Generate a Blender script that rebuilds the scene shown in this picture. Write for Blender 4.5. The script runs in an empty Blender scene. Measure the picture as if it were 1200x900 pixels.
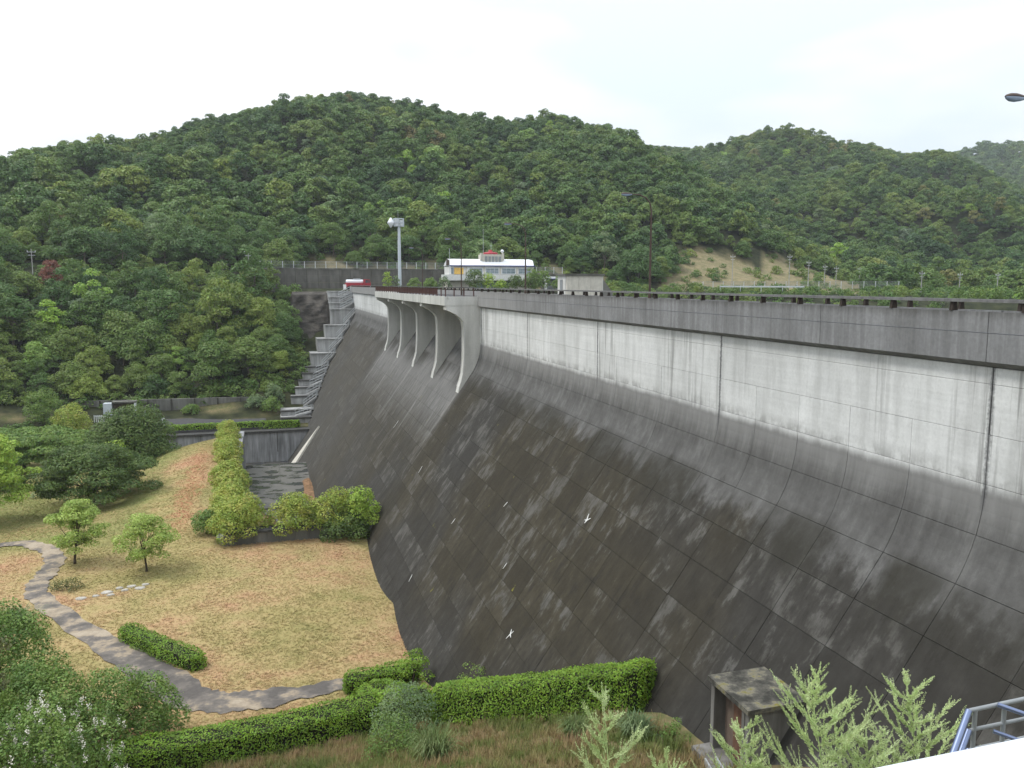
import bpy, math, random
import numpy as np
from mathutils import Vector
R = math.radians
rnd = random.Random(7)
rng = np.random.default_rng(11)
scene = bpy.context.scene
COL = scene.collection

# ------------------------------------------------------------------ camera
cam_d = bpy.data.cameras.new("camera")
cam = bpy.data.objects.new("camera", cam_d); COL.objects.link(cam)
cam.location = (0, 0, 0)
cam.rotation_euler = (R(90 - 7.0805), 0, R(-16.579))
cam_d.sensor_width = 36.0
cam_d.lens = 36.0 * 950.0 / 1200.0
cam_d.clip_start = 0.05; cam_d.clip_end = 5000
scene.camera = cam

# ------------------------------------------------------------------ light
SUN_EL, SUN_AZ = 58.0, -70.0          # azimuth from +Y towards +X
EXPOSURE = 0.45
world = bpy.data.worlds.new("World"); scene.world = world; world.use_nodes = True
wn = world.node_tree; wn.nodes.clear()
def W(t, **k):
    n = wn.nodes.new(t)
    for a, b in k.items(): setattr(n, a, b)
    return n
w_out = W('ShaderNodeOutputWorld'); w_bg = W('ShaderNodeBackground'); w_bg.inputs[1].default_value = 0.1
w_sky = W('ShaderNodeTexSky', sky_type='NISHITA', sun_disc=False, sun_elevation=R(SUN_EL), sun_rotation=R(SUN_AZ))
w_tc = W('ShaderNodeTexCoord'); w_sep = W('ShaderNodeSeparateXYZ')
wn.links.new(w_tc.outputs['Generated'], w_sep.inputs[0])
# overcast layer: brighter towards the zenith, soft thin spots where pale blue shows
w_mr = W('ShaderNodeMapRange'); w_mr.inputs[1].default_value = 0.0; w_mr.inputs[2].default_value = 1.0
w_mr.inputs[3].default_value = 7.9; w_mr.inputs[4].default_value = 17.0
wn.links.new(w_sep.outputs[2], w_mr.inputs[0])
w_map = W('ShaderNodeMapping'); w_map.inputs['Scale'].default_value = (1.0, 1.0, 2.6); w_map.inputs['Location'].default_value = (0.35, 0.2, 0.1)
wn.links.new(w_tc.outputs['Generated'], w_map.inputs[0])
w_no = W('ShaderNodeTexNoise'); w_no.inputs['Scale'].default_value = 1.7; w_no.inputs['Detail'].default_value = 4; w_no.inputs['Roughness'].default_value = .5
wn.links.new(w_map.outputs[0], w_no.inputs['Vector'])
w_rp = W('ShaderNodeValToRGB'); w_rp.color_ramp.elements[0].position = .38; w_rp.color_ramp.elements[1].position = .56
w_rp.color_ramp.elements[0].color = (.70, .78, .86, 1); w_rp.color_ramp.elements[1].color = (1, 1, 1, 1)
wn.links.new(w_no.outputs[0], w_rp.inputs[0])
w_mul = W('ShaderNodeVectorMath', operation='SCALE')
wn.links.new(w_rp.outputs[0], w_mul.inputs[0]); wn.links.new(w_mr.outputs[0], w_mul.inputs['Scale'])
w_mix = W('ShaderNodeMix', data_type='RGBA'); w_mix.inputs[0].default_value = .93
wn.links.new(w_sky.outputs[0], w_mix.inputs[6]); wn.links.new(w_mul.outputs[0], w_mix.inputs[7])
wn.links.new(w_mix.outputs[2], w_bg.inputs[0]); wn.links.new(w_bg.outputs[0], w_out.inputs[0])
sun_d = bpy.data.lights.new("sun", 'SUN'); sun_d.energy = 1.5; sun_d.angle = R(10); sun_d.color = (1, .96, .9)
sun = bpy.data.objects.new("sun", sun_d); COL.objects.link(sun)
_a = R(SUN_AZ); _e = R(SUN_EL)
sun.rotation_euler = Vector((math.sin(_a)*math.cos(_e), math.cos(_a)*math.cos(_e), math.sin(_e))).to_track_quat('Z', 'Y').to_euler()
scene.view_settings.view_transform = 'Standard'; scene.view_settings.look = 'None'
scene.view_settings.exposure = EXPOSURE; scene.view_settings.gamma = 1.0; scene.view_settings.use_curve_mapping = False
scene.cycles.use_denoising = True
scene.cycles.max_bounces = 5; scene.cycles.diffuse_bounces = 3; scene.cycles.glossy_bounces = 2
scene.cycles.transmission_bounces = 3; scene.cycles.volume_bounces = 1; scene.cycles.transparent_max_bounces = 6

# ------------------------------------------------------------------ node helpers
class NT:
    def __init__(s, name):
        s.m = bpy.data.materials.new(name); s.m.use_nodes = True
        s.t = s.m.node_tree; s.t.nodes.clear()
        s.out = s.t.nodes.new('ShaderNodeOutputMaterial')
    def n(s, t, **k):
        x = s.t.nodes.new(t)
        for a, b in k.items(): setattr(x, a, b)
        return x
    def set(s, sock, v):
        if isinstance(v, bpy.types.NodeSocket): s.t.links.new(v, sock)
        elif isinstance(v, tuple) and len(v) == 3 and sock.type == 'RGBA': sock.default_value = (*v, 1)
        else: sock.default_value = v
    def math(s, op, a, b=0.0, c=None, clamp=False):
        x = s.n('ShaderNodeMath', operation=op, use_clamp=clamp); s.set(x.inputs[0], a); s.set(x.inputs[1], b)
        if c is not None: s.set(x.inputs[2], c)
        return x.outputs[0]
    def pos(s):
        if not hasattr(s, '_geo'): s._geo = s.n('ShaderNodeNewGeometry')
        return s._geo.outputs['Position']
    def island(s): s.pos(); return s._geo.outputs['Random Per Island']
    def xyz(s):
        if not hasattr(s, '_sep'):
            s._sep = s.n('ShaderNodeSeparateXYZ'); s.t.links.new(s.pos(), s._sep.inputs[0])
        return s._sep.outputs
    def noise(s, scale, stretch=(1, 1, 1), detail=4, rough=.55, loc=(0, 0, 0), coord=None):
        mp = s.n('ShaderNodeMapping'); mp.inputs['Scale'].default_value = stretch; mp.inputs['Location'].default_value = loc
        s.t.links.new(coord or s.pos(), mp.inputs[0])
        x = s.n('ShaderNodeTexNoise'); x.inputs['Scale'].default_value = scale; x.inputs['Detail'].default_value = detail
        x.inputs['Roughness'].default_value = rough; s.t.links.new(mp.outputs[0], x.inputs['Vector'])
        return x.outputs[0]
    def ramp(s, fac, stops):
        x = s.n('ShaderNodeValToRGB'); e = x.color_ramp.elements
        while len(e) < len(stops): e.new(.5)
        for el, (p, c) in zip(e, stops):
            el.position = p; el.color = (c, c, c, 1) if not isinstance(c, tuple) else (*c, 1)
        s.set(x.inputs[0], fac); return x.outputs[0]
    def ss(s, v, a, b):           # smoothstep from a to b -> 0..1
        x = s.n('ShaderNodeMapRange', interpolation_type='SMOOTHSTEP'); s.set(x.inputs[0], v)
        x.inputs[1].default_value = a; x.inputs[2].default_value = b; return x.outputs[0]
    def mix(s, f, a, b, mode='MIX'):
        x = s.n('ShaderNodeMix', data_type='RGBA', blend_type=mode); s.set(x.inputs[0], f); s.set(x.inputs[6], a); s.set(x.inputs[7], b)
        return x.outputs[2]
    def attr(s, name, kind='GEOMETRY', out='Fac'):
        x = s.n('ShaderNodeAttribute', attribute_name=name, attribute_type=kind); return x.outputs[out]
    def bsdf(s, color, rough=.8, metal=0.0, spec=.3, bump=None, bstr=.3, bdist=.02):
        b = s.n('ShaderNodeBsdfPrincipled'); s.set(b.inputs['Base Color'], color); s.set(b.inputs['Roughness'], rough)
        s.set(b.inputs['Metallic'], metal); s.set(b.inputs['Specular IOR Level'], spec)
        if bump is not None:
            u = s.n('ShaderNodeBump'); u.inputs['Strength'].default_value = bstr; u.inputs['Distance'].default_value = bdist
            s.set(u.inputs['Height'], bump); s.t.links.new(u.outputs[0], b.inputs['Normal'])
        return b
    def done(s, sh):
        s.t.links.new(sh if isinstance(sh, bpy.types.NodeSocket) else sh.outputs[0], s.out.inputs[0]); return s.m

def plain(name, c, rough=.6, metal=0.0, wear=.25, scale=3.0, spec=.35):
    """painted / bare material with gentle dirt variation"""
    t = NT(name); n = t.noise(scale, (1, 1, .5)); n2 = t.noise(scale*7, (1, 1, .3))
    f = t.math('ADD', t.math('MULTIPLY', n, .7), t.math('MULTIPLY', n2, .3))
    lo = tuple(x*(1-wear) for x in c); hi = tuple(min(1, x*(1+wear*.7)) for x in c)
    return t.done(t.bsdf(t.ramp(f, [(.35, lo), (.65, hi)]), rough, metal, spec))

def concrete(name, c, dark, streak=.5, scale=1.0, bump=True):
    t = NT(name)
    s1 = t.noise(1.6*scale, (1, 1, .10), 5, .6); s2 = t.noise(.5*scale, (1, 1, .6), 4); s3 = t.noise(22*scale, (1, 1, 1), 3)
    f = t.math('ADD', t.math('MULTIPLY', s1, streak), t.math('MULTIPLY', s2, 1-streak))
    col = t.ramp(f, [(.36, dark), (.5, tuple((a+b)/2 for a, b in zip(c, dark))), (.62, c)])
    col = t.mix(.35, col, t.ramp(s3, [(.3, .6), (.7, 1.0)]), 'MULTIPLY')
    return t.done(t.bsdf(col, .88, 0, .25, s3 if bump else None, .25, .01))

def foliage(name, stops, tint=None, scale=.5, trans=.3, var=.4, rough=.5):
    """leaf material; tint = None uses world noise, otherwise the per-object value"""
    t = NT(name)
    if tint: base = t.attr('tint', 'INSTANCER')
    else: base = t.noise(scale, (1, 1, 1), 3)
    col = t.ramp(base, stops)
    isl = t.island(); n = t.noise(.35 if tint else 1.6, (1, 1, 1), 2)
    v = t.math('ADD', t.math('MULTIPLY', isl, var), t.math('MULTIPLY', n, .6))
    val = t.math('ADD', v, 1.18 - var*.5 - .3)
    hsv = t.n('ShaderNodeHueSaturation'); t.set(hsv.inputs['Color'], col); t.set(hsv.inputs['Value'], val)
    t.set(hsv.inputs['Hue'], t.math('ADD', t.math('MULTIPLY', t.math('SUBTRACT', isl, .5), .035), .5))
    b = t.bsdf(hsv.outputs[0], rough, 0, .3)
    tr = t.n('ShaderNodeBsdfTranslucent'); t.t.links.new(hsv.outputs[0], tr.inputs[0])
    mx = t.n('ShaderNodeMixShader'); mx.inputs[0].default_value = trans
    t.t.links.new(b.outputs[0], mx.inputs[1]); t.t.links.new(tr.outputs[0], mx.inputs[2])
    return t.done(mx)

def lawn_colour(t):
    p1 = t.noise(.075, (1, 1, 1), 4, .6, (3, 7, 0)); p2 = t.noise(.45, (1, 1, 1), 4, .6); p3 = t.noise(3.2, (1, 1, 1), 3, .6)
    f = t.math('ADD', t.math('MULTIPLY', p1, .62), t.math('ADD', t.math('MULTIPLY', p2, .24), t.math('MULTIPLY', p3, .14)))
    col = t.ramp(f, [(.35, (.18, .18, .068)), (.43, (.28, .240, .102)), (.51, (.355, .275, .135)), (.58, (.375, .245, .138)), (.65, (.385, .205, .128))])
    q = t.noise(.06, (1, 1, 1), 2, .5, (40, 11, 0))
    col = t.mix(t.math('MULTIPLY', t.ss(q, .52, .66), .6), col, (.21, .21, .08))
    x, y, z = t.xyz()     # trodden reddish strip up the ramp, fresher grass on its left flank
    wv = t.math('MULTIPLY', t.math('SUBTRACT', p2, .5), 5.0)
    d = t.math('ABSOLUTE', t.math('ADD', t.math('ADD', x, 9.5), wv))
    red = t.math('MULTIPLY', t.math('MULTIPLY', t.ss(d, 1.9, .3), t.math('MULTIPLY', t.ss(y, 80, 88), t.ss(y, 126, 112))), t.ss(p3, .36, .56))
    col = t.mix(t.math('MULTIPLY', red, .8), col, (.34, .165, .095))
    gr = t.math('MULTIPLY', t.ss(t.math('ADD', x, wv), -11.5, -14.5), t.math('MULTIPLY', t.ss(t.math('ADD', y, wv), 79, 86), t.ss(p3, .30, .55)))
    return t.mix(t.math('MULTIPLY', gr, .7), col, (.15, .19, .055))

# ------------------------------------------------------------------ materials
M = {}
def _dam_mat():
    t = NT('dam_concrete'); x, y, z = t.xyz()
    A = lambda *v: t.math('ADD', v[0], A(*v[1:])) if len(v) > 2 else t.math('ADD', *v)
    Mu = lambda *v: t.math('MULTIPLY', v[0], Mu(*v[1:])) if len(v) > 2 else t.math('MULTIPLY', *v)
    tint = t.attr('tint')
    big = t.noise(.13, (1, .8, .8), 4, .6); fine = t.noise(9, (1, 1, 1), 5, .7); grit = t.noise(38, (1, 1, 1), 3, .7)
    st_w = t.noise(1.0, (0, 2.4, .10), 5, .65)          # narrow runs down the upright face
    st_s = t.noise(1.0, (.5, 2.6, .45), 7, .72, (5, 3, 1))
    blot = t.noise(.70, (1, 1.0, .75), 8, .66, (1, 9, 2))
    blot2 = t.noise(1.15, (1, 1.0, .6), 8, .7, (4, 2, 7))
    wob = Mu(t.math('SUBTRACT', t.noise(1.3, (0, 1, .3), 6, .7), .5), 2.2)
    zz = A(z, wob)
    dirt = t.ramp(A(Mu(fine, .6), Mu(grit, .4)), [(.34, .68), (.5, .95), (.66, 1.12)])
    # upright face: pale concrete, run-off streaks in places, faint form boards
    runs = Mu(t.ss(st_w, .53, .64), t.ss(t.noise(.10, (0, 1, .12), 3), .44, .58))
    soft = Mu(t.ss(t.noise(.7, (0, 1.6, .2), 5, .6, (0, 7, 1)), .45, .66), .30)
    white = t.ramp(A(Mu(big, .62), Mu(tint, .06), Mu(blot2, .32)), [(.36, (.50, .512, .51)), (.6, (.69, .705, .708))])
    board = t.noise(1, (0, .15, 7.0), 2, .4); white = t.mix(.35, white, t.ramp(board, [(.35, .86), (.65, 1.04)]), 'MULTIPLY')
    white = t.mix(.45, white, dirt, 'MULTIPLY')
    white = t.mix(soft, white, (.27, .275, .27)); white = t.mix(Mu(runs, .6), white, (.16, .16, .155))
    # curved fillet
    grey = t.ramp(A(Mu(st_w, .22), Mu(blot, .38), Mu(blot2, .4)), [(.40, (.070, .069, .067)), (.52, (.102, .102, .100)), (.60, (.140, .140, .138))])
    grey = t.mix(.6, grey, dirt, 'MULTIPLY')
    # slope: dark growth, worn pale patches with ragged edges, browner and bluer areas
    hue = t.noise(.055, (1, 1, 1), 3, .5, (8, 1, 4))
    base = t.ramp(A(Mu(blot2, .5), Mu(st_s, .35), Mu(tint, .15)), [(.38, (.023, .0215, .0185)), (.5, (.032, .0305, .027)), (.6, (.046, .044, .040))])
    base = t.mix(t.ss(hue, .42, .60), base, t.mix(1, base, (1.08, .98, .72), 'MULTIPLY'))
    pat = A(Mu(blot, .50), Mu(st_s, .24), Mu(tint, .15), Mu(blot2, .16)); up = t.ss(z, -26, -11)
    pat = A(pat, Mu(up, .042), Mu(t.ss(y, 40, 110), .012))
    pf = Mu(t.ss(pat, .592, .655), t.ramp(st_s, [(.38, .35), (.58, 1.0)]))
    base = t.mix(Mu(pf, .8), base, t.ramp(blot2, [(.4, (.062, .060, .054)), (.62, (.112, .110, .103))]))
    dk = t.ss(A(Mu(blot, .6), Mu(st_s, .4)), .455, .40); base = t.mix(Mu(dk, .6), base, (.020, .0185, .015))
    slope = t.mix(.75, base, dirt, 'MULTIPLY')
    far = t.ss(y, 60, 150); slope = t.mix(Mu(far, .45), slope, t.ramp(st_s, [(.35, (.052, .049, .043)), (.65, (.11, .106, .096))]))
    # the chute below the piers is washed cleaner
    inY = Mu(t.ss(y, 77.5, 81), t.ss(y, 139, 131)); yz = A(zz, Mu(st_s, 3))
    slope = t.mix(Mu(inY, t.ss(yz, -16.5, -8.5), .85), slope, t.ramp(st_s, [(.35, (.12, .12, .118)), (.65, (.21, .21, .208))]))
    for py in (79.8, 93.2, 106.7, 120.2, 133.7):      # lime runs under the pier noses
        d = t.math('ABSOLUTE', t.math('SUBTRACT', A(y, Mu(wob, .25)), py))
        f = Mu(t.ss(d, .7, .1), t.ss(yz, -19, -10), t.ramp(st_s, [(.4, .1), (.6, .5)]))
        slope = t.mix(f, slope, (.27, .27, .26))
    li = Mu(t.ss(t.noise(.75, (1, 1, 1), 4, .6, (2, 6, 3)), .70, .76), t.ss(t.noise(6, (1, 1, .3), 3), .42, .58))
    slope = t.mix(Mu(li, .8), slope, (.17, .16, .03))
    # grey fades raggedly into the growth below the kink, with damp hanging from the kink itself
    c = t.mix(t.ss(A(z, Mu(wob, 1.0), Mu(t.math('SUBTRACT', blot, .5), 3.0)), -10.2, -9.0), slope, grey)
    damp = Mu(t.ss(A(z, Mu(t.math('SUBTRACT', st_s, .5), 6)), -11.6, -9.4), t.ss(z, -8.55, -9.15), t.ss(t.noise(.16, (0, 1, 0), 4, .6, (0, 4, 0)), .42, .56))
    c = t.mix(Mu(damp, .75), c, (.026, .025, .019))
    fade = t.ss(A(z, Mu(wob, .5), Mu(st_w, .8)), -7.3, -5.7); c = t.mix(Mu(fade, .42), c, (.36, .362, .36))
    grime = Mu(t.ss(z, -5.35, -5.93), t.ss(A(z, 10), 4.03, 4.06), t.ss(blot2, .42, .60))
    c = t.mix(t.ss(A(z, Mu(wob, .22)), -6.3, -5.85), c, white); c = t.mix(Mu(grime, .55), c, (.16, .16, .155))
    # block joints bleed
    fy = Mu(t.math('ABSOLUTE', t.math('SUBTRACT', t.math('FRACT', t.math('DIVIDE', t.math('SUBTRACT', y, 18.6 - 7.5), 15.0)), .5)), 15.0)
    jn = Mu(t.ss(A(fy, Mu(fine, .25)), .26, .14), t.ss(z, -7.2, -6.2)); c = t.mix(Mu(jn, .75), c, (.085, .087, .092))
    jw = Mu(t.ss(A(fy, Mu(st_s, .9)), .75, .45), t.ss(z, -6.2, -7.5), t.ss(z, -10.5, -8.5)); c = t.mix(Mu(jw, .16), c, (.23, .23, .225))
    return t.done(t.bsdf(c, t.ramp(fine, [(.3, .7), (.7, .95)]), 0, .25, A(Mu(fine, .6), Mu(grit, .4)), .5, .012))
M['dam'] = _dam_mat()
def _parapet_mat():
    t = NT('parapet_concrete'); x, y, z = t.xyz()
    s1 = t.noise(1, (0, 3.2, .25), 5, .65); s2 = t.noise(.4, (0, 1, .8), 4); f3 = t.noise(9, (1, 1, 1), 4, .6)
    f = t.math('ADD', t.math('MULTIPLY', s1, .55), t.math('MULTIPLY', s2, .45))
    c = t.ramp(f, [(.36, (.155, .157, .159)), (.5, (.205, .209, .215)), (.64, (.28, .286, .295))])
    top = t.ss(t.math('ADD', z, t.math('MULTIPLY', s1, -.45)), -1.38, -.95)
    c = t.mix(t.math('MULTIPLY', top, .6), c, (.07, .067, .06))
    c = t.mix(.5, c, t.ramp(f3, [(.3, .65), (.7, 1.05)]), 'MULTIPLY')
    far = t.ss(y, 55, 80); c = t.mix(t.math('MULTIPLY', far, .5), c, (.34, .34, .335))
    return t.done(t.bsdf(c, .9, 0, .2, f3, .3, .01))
M['parapet'] = _parapet_mat()
M['pier'] = concrete('pier_concrete', (.62, .625, .60), (.40, .405, .385), .6, .6)
M['joint'] = plain('joint_dark', (.06, .058, .05), .95)
M['core'] = plain('dam_core_concrete', (.05, .048, .042), .95)
M['rib'] = concrete('pier_edge_concrete', (.62, .625, .61), (.45, .455, .44), .5, 1.0)
M['step'] = concrete('step_concrete', (.46, .47, .47), (.20, .20, .195), .6, .7)
M['chan'] = concrete('channel_wall_concrete', (.34, .35, .365), (.13, .135, .14), .75, 1.0)
M['chan_cap'] = plain('weathered_wall_cap', (.055, .055, .053), .95, wear=.5)
M['old'] = concrete('old_wall_concrete', (.20, .20, .185), (.07, .07, .06), .5, .6)
M['stone'] = concrete('retaining_concrete', (.145, .142, .13), (.075, .073, .066), .45, .8)
M['hut'] = concrete('hut_concrete', (.24, .235, .225), (.10, .095, .085), .5, 1.6)
M['white_wall'] = plain('white_painted_wall', (.66, .67, .66), .7, wear=.12)
M['white_paint'] = plain('white_paint', (.72, .75, .79), .45, wear=.05)
M['roof_metal'] = plain('pale_roof_sheet', (.78, .80, .83), .4, .0, .06)
M['blue_trim'] = plain('blue_trim', (.05, .06, .20), .5)
M['beige'] = plain('beige_render', (.52, .50, .44), .8, wear=.15)
M['red'] = plain('red_paint', (.33, .022, .035), .4, wear=.2)
M['yellow'] = plain('yellow_panel', (.62, .40, .10), .6)
M['glass'] = plain('window_glass', (.16, .21, .24), .12, .0, .3, spec=.8)
M['glass_dark'] = plain('dark_glass', (.03, .035, .04), .15, spec=.7)
M['rust'] = plain('rusty_dark_steel', (.036, .026, .021), .65, .2, .4, 8)
M['lamp_brown'] = plain('brown_pole_paint', (.070, .046, .036), .5, .1, .25, 5)
M['maroon'] = plain('maroon_rail_paint', (.075, .032, .028), .55, .1, .25)
M['rail_grey'] = plain('rail_cap_grey', (.12, .12, .12), .55, .2, .35, 6)
M['galv'] = plain('galvanised_steel', (.52, .55, .57), .45, .35, .15)
M['galv_dark'] = plain('dull_galvanised', (.26, .28, .29), .6, .2, .2)
M['mast'] = plain('pale_blue_grey_mast', (.50, .55, .60), .5, .1, .1)
M['pole'] = plain('utility_pole_concrete', (.33, .33, .32), .85, wear=.15)
M['tyre'] = plain('tyre_rubber', (.02, .02, .02), .9)
M['steel_blue'] = plain('brushed_stair_rail', (.18, .22, .34), .28, .8, .08)
M['lampglass'] = plain('lamp_lens', (.30, .38, .52), .15, .0, .1, spec=.8)
M['bark'] = plain('bark', (.07, .055, .042), .95, wear=.5, scale=6)
M['bark_grey'] = plain('bark_grey', (.13, .11, .09), .95, wear=.4, scale=6)
M['asphalt'] = plain('asphalt', (.055, .055, .058), .9, wear=.35, scale=1.2)
def _path_mat():
    t = NT('worn_path'); n = t.noise(.55, (1, 1, 1), 4, .62); f = t.noise(5, (1, 1, 1), 4)
    c = t.ramp(n, [(.40, (.105, .096, .089)), (.50, (.165, .148, .132)), (.56, (.29, .24, .18)), (.66, (.36, .305, .235))])
    c = t.mix(.5, c, t.ramp(f, [(.3, .7), (.7, 1.1)]), 'MULTIPLY')
    return t.done(t.bsdf(c, .9, 0, .2, f, .3, .02))
M['path'] = _path_mat()
def _wet():
    t = NT('wet_slab'); n = t.noise(.55, (.6, 1, 1), 4, .55); f = t.noise(4, (1, 1, 1), 3)
    c = t.ramp(n, [(.42, (.06, .062, .065)), (.5, (.075, .073, .062)), (.6, (.105, .10, .088))])
    rgh = t.ramp(n, [(.44, .06), (.52, .5)])
    return t.done(t.bsdf(c, rgh, 0, .5))
M['wet'] = _wet()
def _rock():
    t = NT('dark_rock_cut'); n = t.noise(.35, (1, 1, 2.2), 6, .65); f = t.noise(3, (1, 1, 1), 4)
    c = t.ramp(n, [(.38, (.022, .020, .018)), (.52, (.055, .050, .044)), (.66, (.105, .096, .084))])
    return t.done(t.bsdf(c, .95, 0, .2, f, .6, .1))
M['rock'] = _rock()
def _ground():
    t = NT('terrain'); lawn = lawn_colour(t)
    cov = t.attr('cover', out='Color'); s = t.n('ShaderNodeSeparateColor'); t.t.links.new(cov, s.inputs[0])
    n = t.noise(.5, (1, 1, 1), 5, .6); n2 = t.noise(2.5, (1, 1, 1), 4, .6)
    floor = t.ramp(n, [(.35, (.014, .018, .009)), (.65, (.04, .045, .02))])
    bare = t.ramp(t.math('ADD', t.math('MULTIPLY', n, .5), t.math('MULTIPLY', n2, .5)), [(.38, (.105, .115, .05)), (.5, (.18, .155, .088)), (.6, (.235, .195, .115))])
    soil = t.ramp(t.math('ADD', t.math('MULTIPLY', n, .5), t.math('MULTIPLY', n2, .5)), [(.38, (.075, .095, .032)), (.5, (.135, .12, .058)), (.62, (.20, .155, .09))])
    c = t.mix(s.outputs[0], floor, lawn); c = t.mix(s.outputs[1], c, bare); c = t.mix(s.outputs[2], c, soil)
    return t.done(t.bsdf(c, .95, 0, .15, n2, .5, .05))
M['ground'] = _ground()
def _grass():
    t = NT('lawn_blades'); c = lawn_colour(t)
    v = t.math('ADD', t.math('MULTIPLY', t.attr('tint', 'INSTANCER'), .4), 1.0)
    hsv = t.n('ShaderNodeHueSaturation'); t.set(hsv.inputs['Color'], c); t.set(hsv.inputs['Value'], v)
    return t.done(t.bsdf(hsv.outputs[0], .8, 0, .1))
M['grass'] = _grass()
FOREST = [(0, (.040, .088, .030)), (.22, (.064, .124, .032)), (.45, (.098, .165, .038)), (.66, (.145, .200, .044)), (.80, (.19, .245, .048)), (.87, (.13, .18, .11)), (.93, (.23, .36, .050)), (.97, (.18, .14, .065)), (1.0, (.20, .075, .055))]
M['forest'] = foliage('forest_leaves', FOREST, 'tint', var=.5)
M['hedge'] = foliage('hedge_leaves', [(.35, (.105, .185, .018)), (.65, (.19, .305, .034))], None, 1.2, var=.55)
M['olive'] = foliage('olive_shrub_leaves', [(.35, (.18, .255, .042)), (.5, (.27, .33, .060)), (.65, (.35, .345, .080))], None, 1.0)
M['lime'] = foliage('yellow_green_leaves', [(.35, (.19, .29, .040)), (.65, (.31, .42, .07))], None, .8)
M['mid'] = foliage('mid_green_leaves', [(.35, (.085, .155, .034)), (.65, (.17, .25, .055))], None, .8)
M['darkleaf'] = foliage('dark_leaves', [(.35, (.055, .098, .026)), (.65, (.115, .17, .042))], None, .8)
M['lawnleaf'] = foliage('young_tree_leaves', [(.35, (.21, .30, .062)), (.65, (.34, .43, .11))], None, .8)
M['teal'] = foliage('bluish_leaves', [(.35, (.095, .155, .070)), (.65, (.18, .24, .11))], None, .8)
M['brownleaf'] = foliage('brown_green_leaves', [(.35, (.080, .105, .042)), (.65, (.18, .18, .070))], None, .9)
M['weed'] = foliage('pale_weed_leaves', [(.35, (.36, .45, .19)), (.65, (.50, .58, .32))], None, 3.0, .3, .4)
M['reed'] = foliage('grass_tuft_blades', [(.35, (.10, .15, .05)), (.65, (.20, .25, .10))], None, 2.0)
M['blossom'] = plain('white_blossom', (.72, .70, .62), .8, wear=.15, scale=20)
M['stone_pale'] = plain('pale_stone', (.42, .40, .36), .9, wear=.3, scale=4)
M['twig'] = plain('twig_mass', (.022, .024, .012), .95, wear=.5, scale=4)

# ------------------------------------------------------------------ object helpers
def tagp(o, label=None, cat=None, group=None, kind=None):
    if label: o['label'] = label
    if cat: o['category'] = cat
    if group: o['group'] = group
    if kind: o['kind'] = kind
    return o
def thing(name, loc, label, cat, group=None):
    o = bpy.data.objects.new(name, None); COL.objects.link(o); o.location = loc; o.empty_display_size = .3
    return tagp(o, label, cat, group)
def link(name, me, mat, parent=None, loc=None):
    if mat is not None and not me.materials: me.materials.append(mat)
    o = bpy.data.objects.new(name, me); COL.objects.link(o)
    if parent is not None: o.parent = parent
    if loc is not None: o.location = loc
    return o
def world_loc(o):
    v = Vector((0, 0, 0))
    while o is not None: v += o.location; o = o.parent
    return v
def raw_mesh(name, V, F):
    me = bpy.data.meshes.new(name); me.from_pydata([tuple(v) for v in V], [], F); me.update(); return me
def quads_mesh(name, V):
    V = np.asarray(V, dtype=np.float32); n = len(V); me = bpy.data.meshes.new(name)
    me.vertices.add(n*4); me.vertices.foreach_set('co', V.reshape(-1))
    me.loops.add(n*4); me.loops.foreach_set('vertex_index', np.arange(n*4, dtype=np.int32))
    me.polygons.add(n); me.polygons.foreach_set('loop_start', np.arange(0, n*4, 4, dtype=np.int32))
    me.update(calc_edges=True); return me
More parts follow.
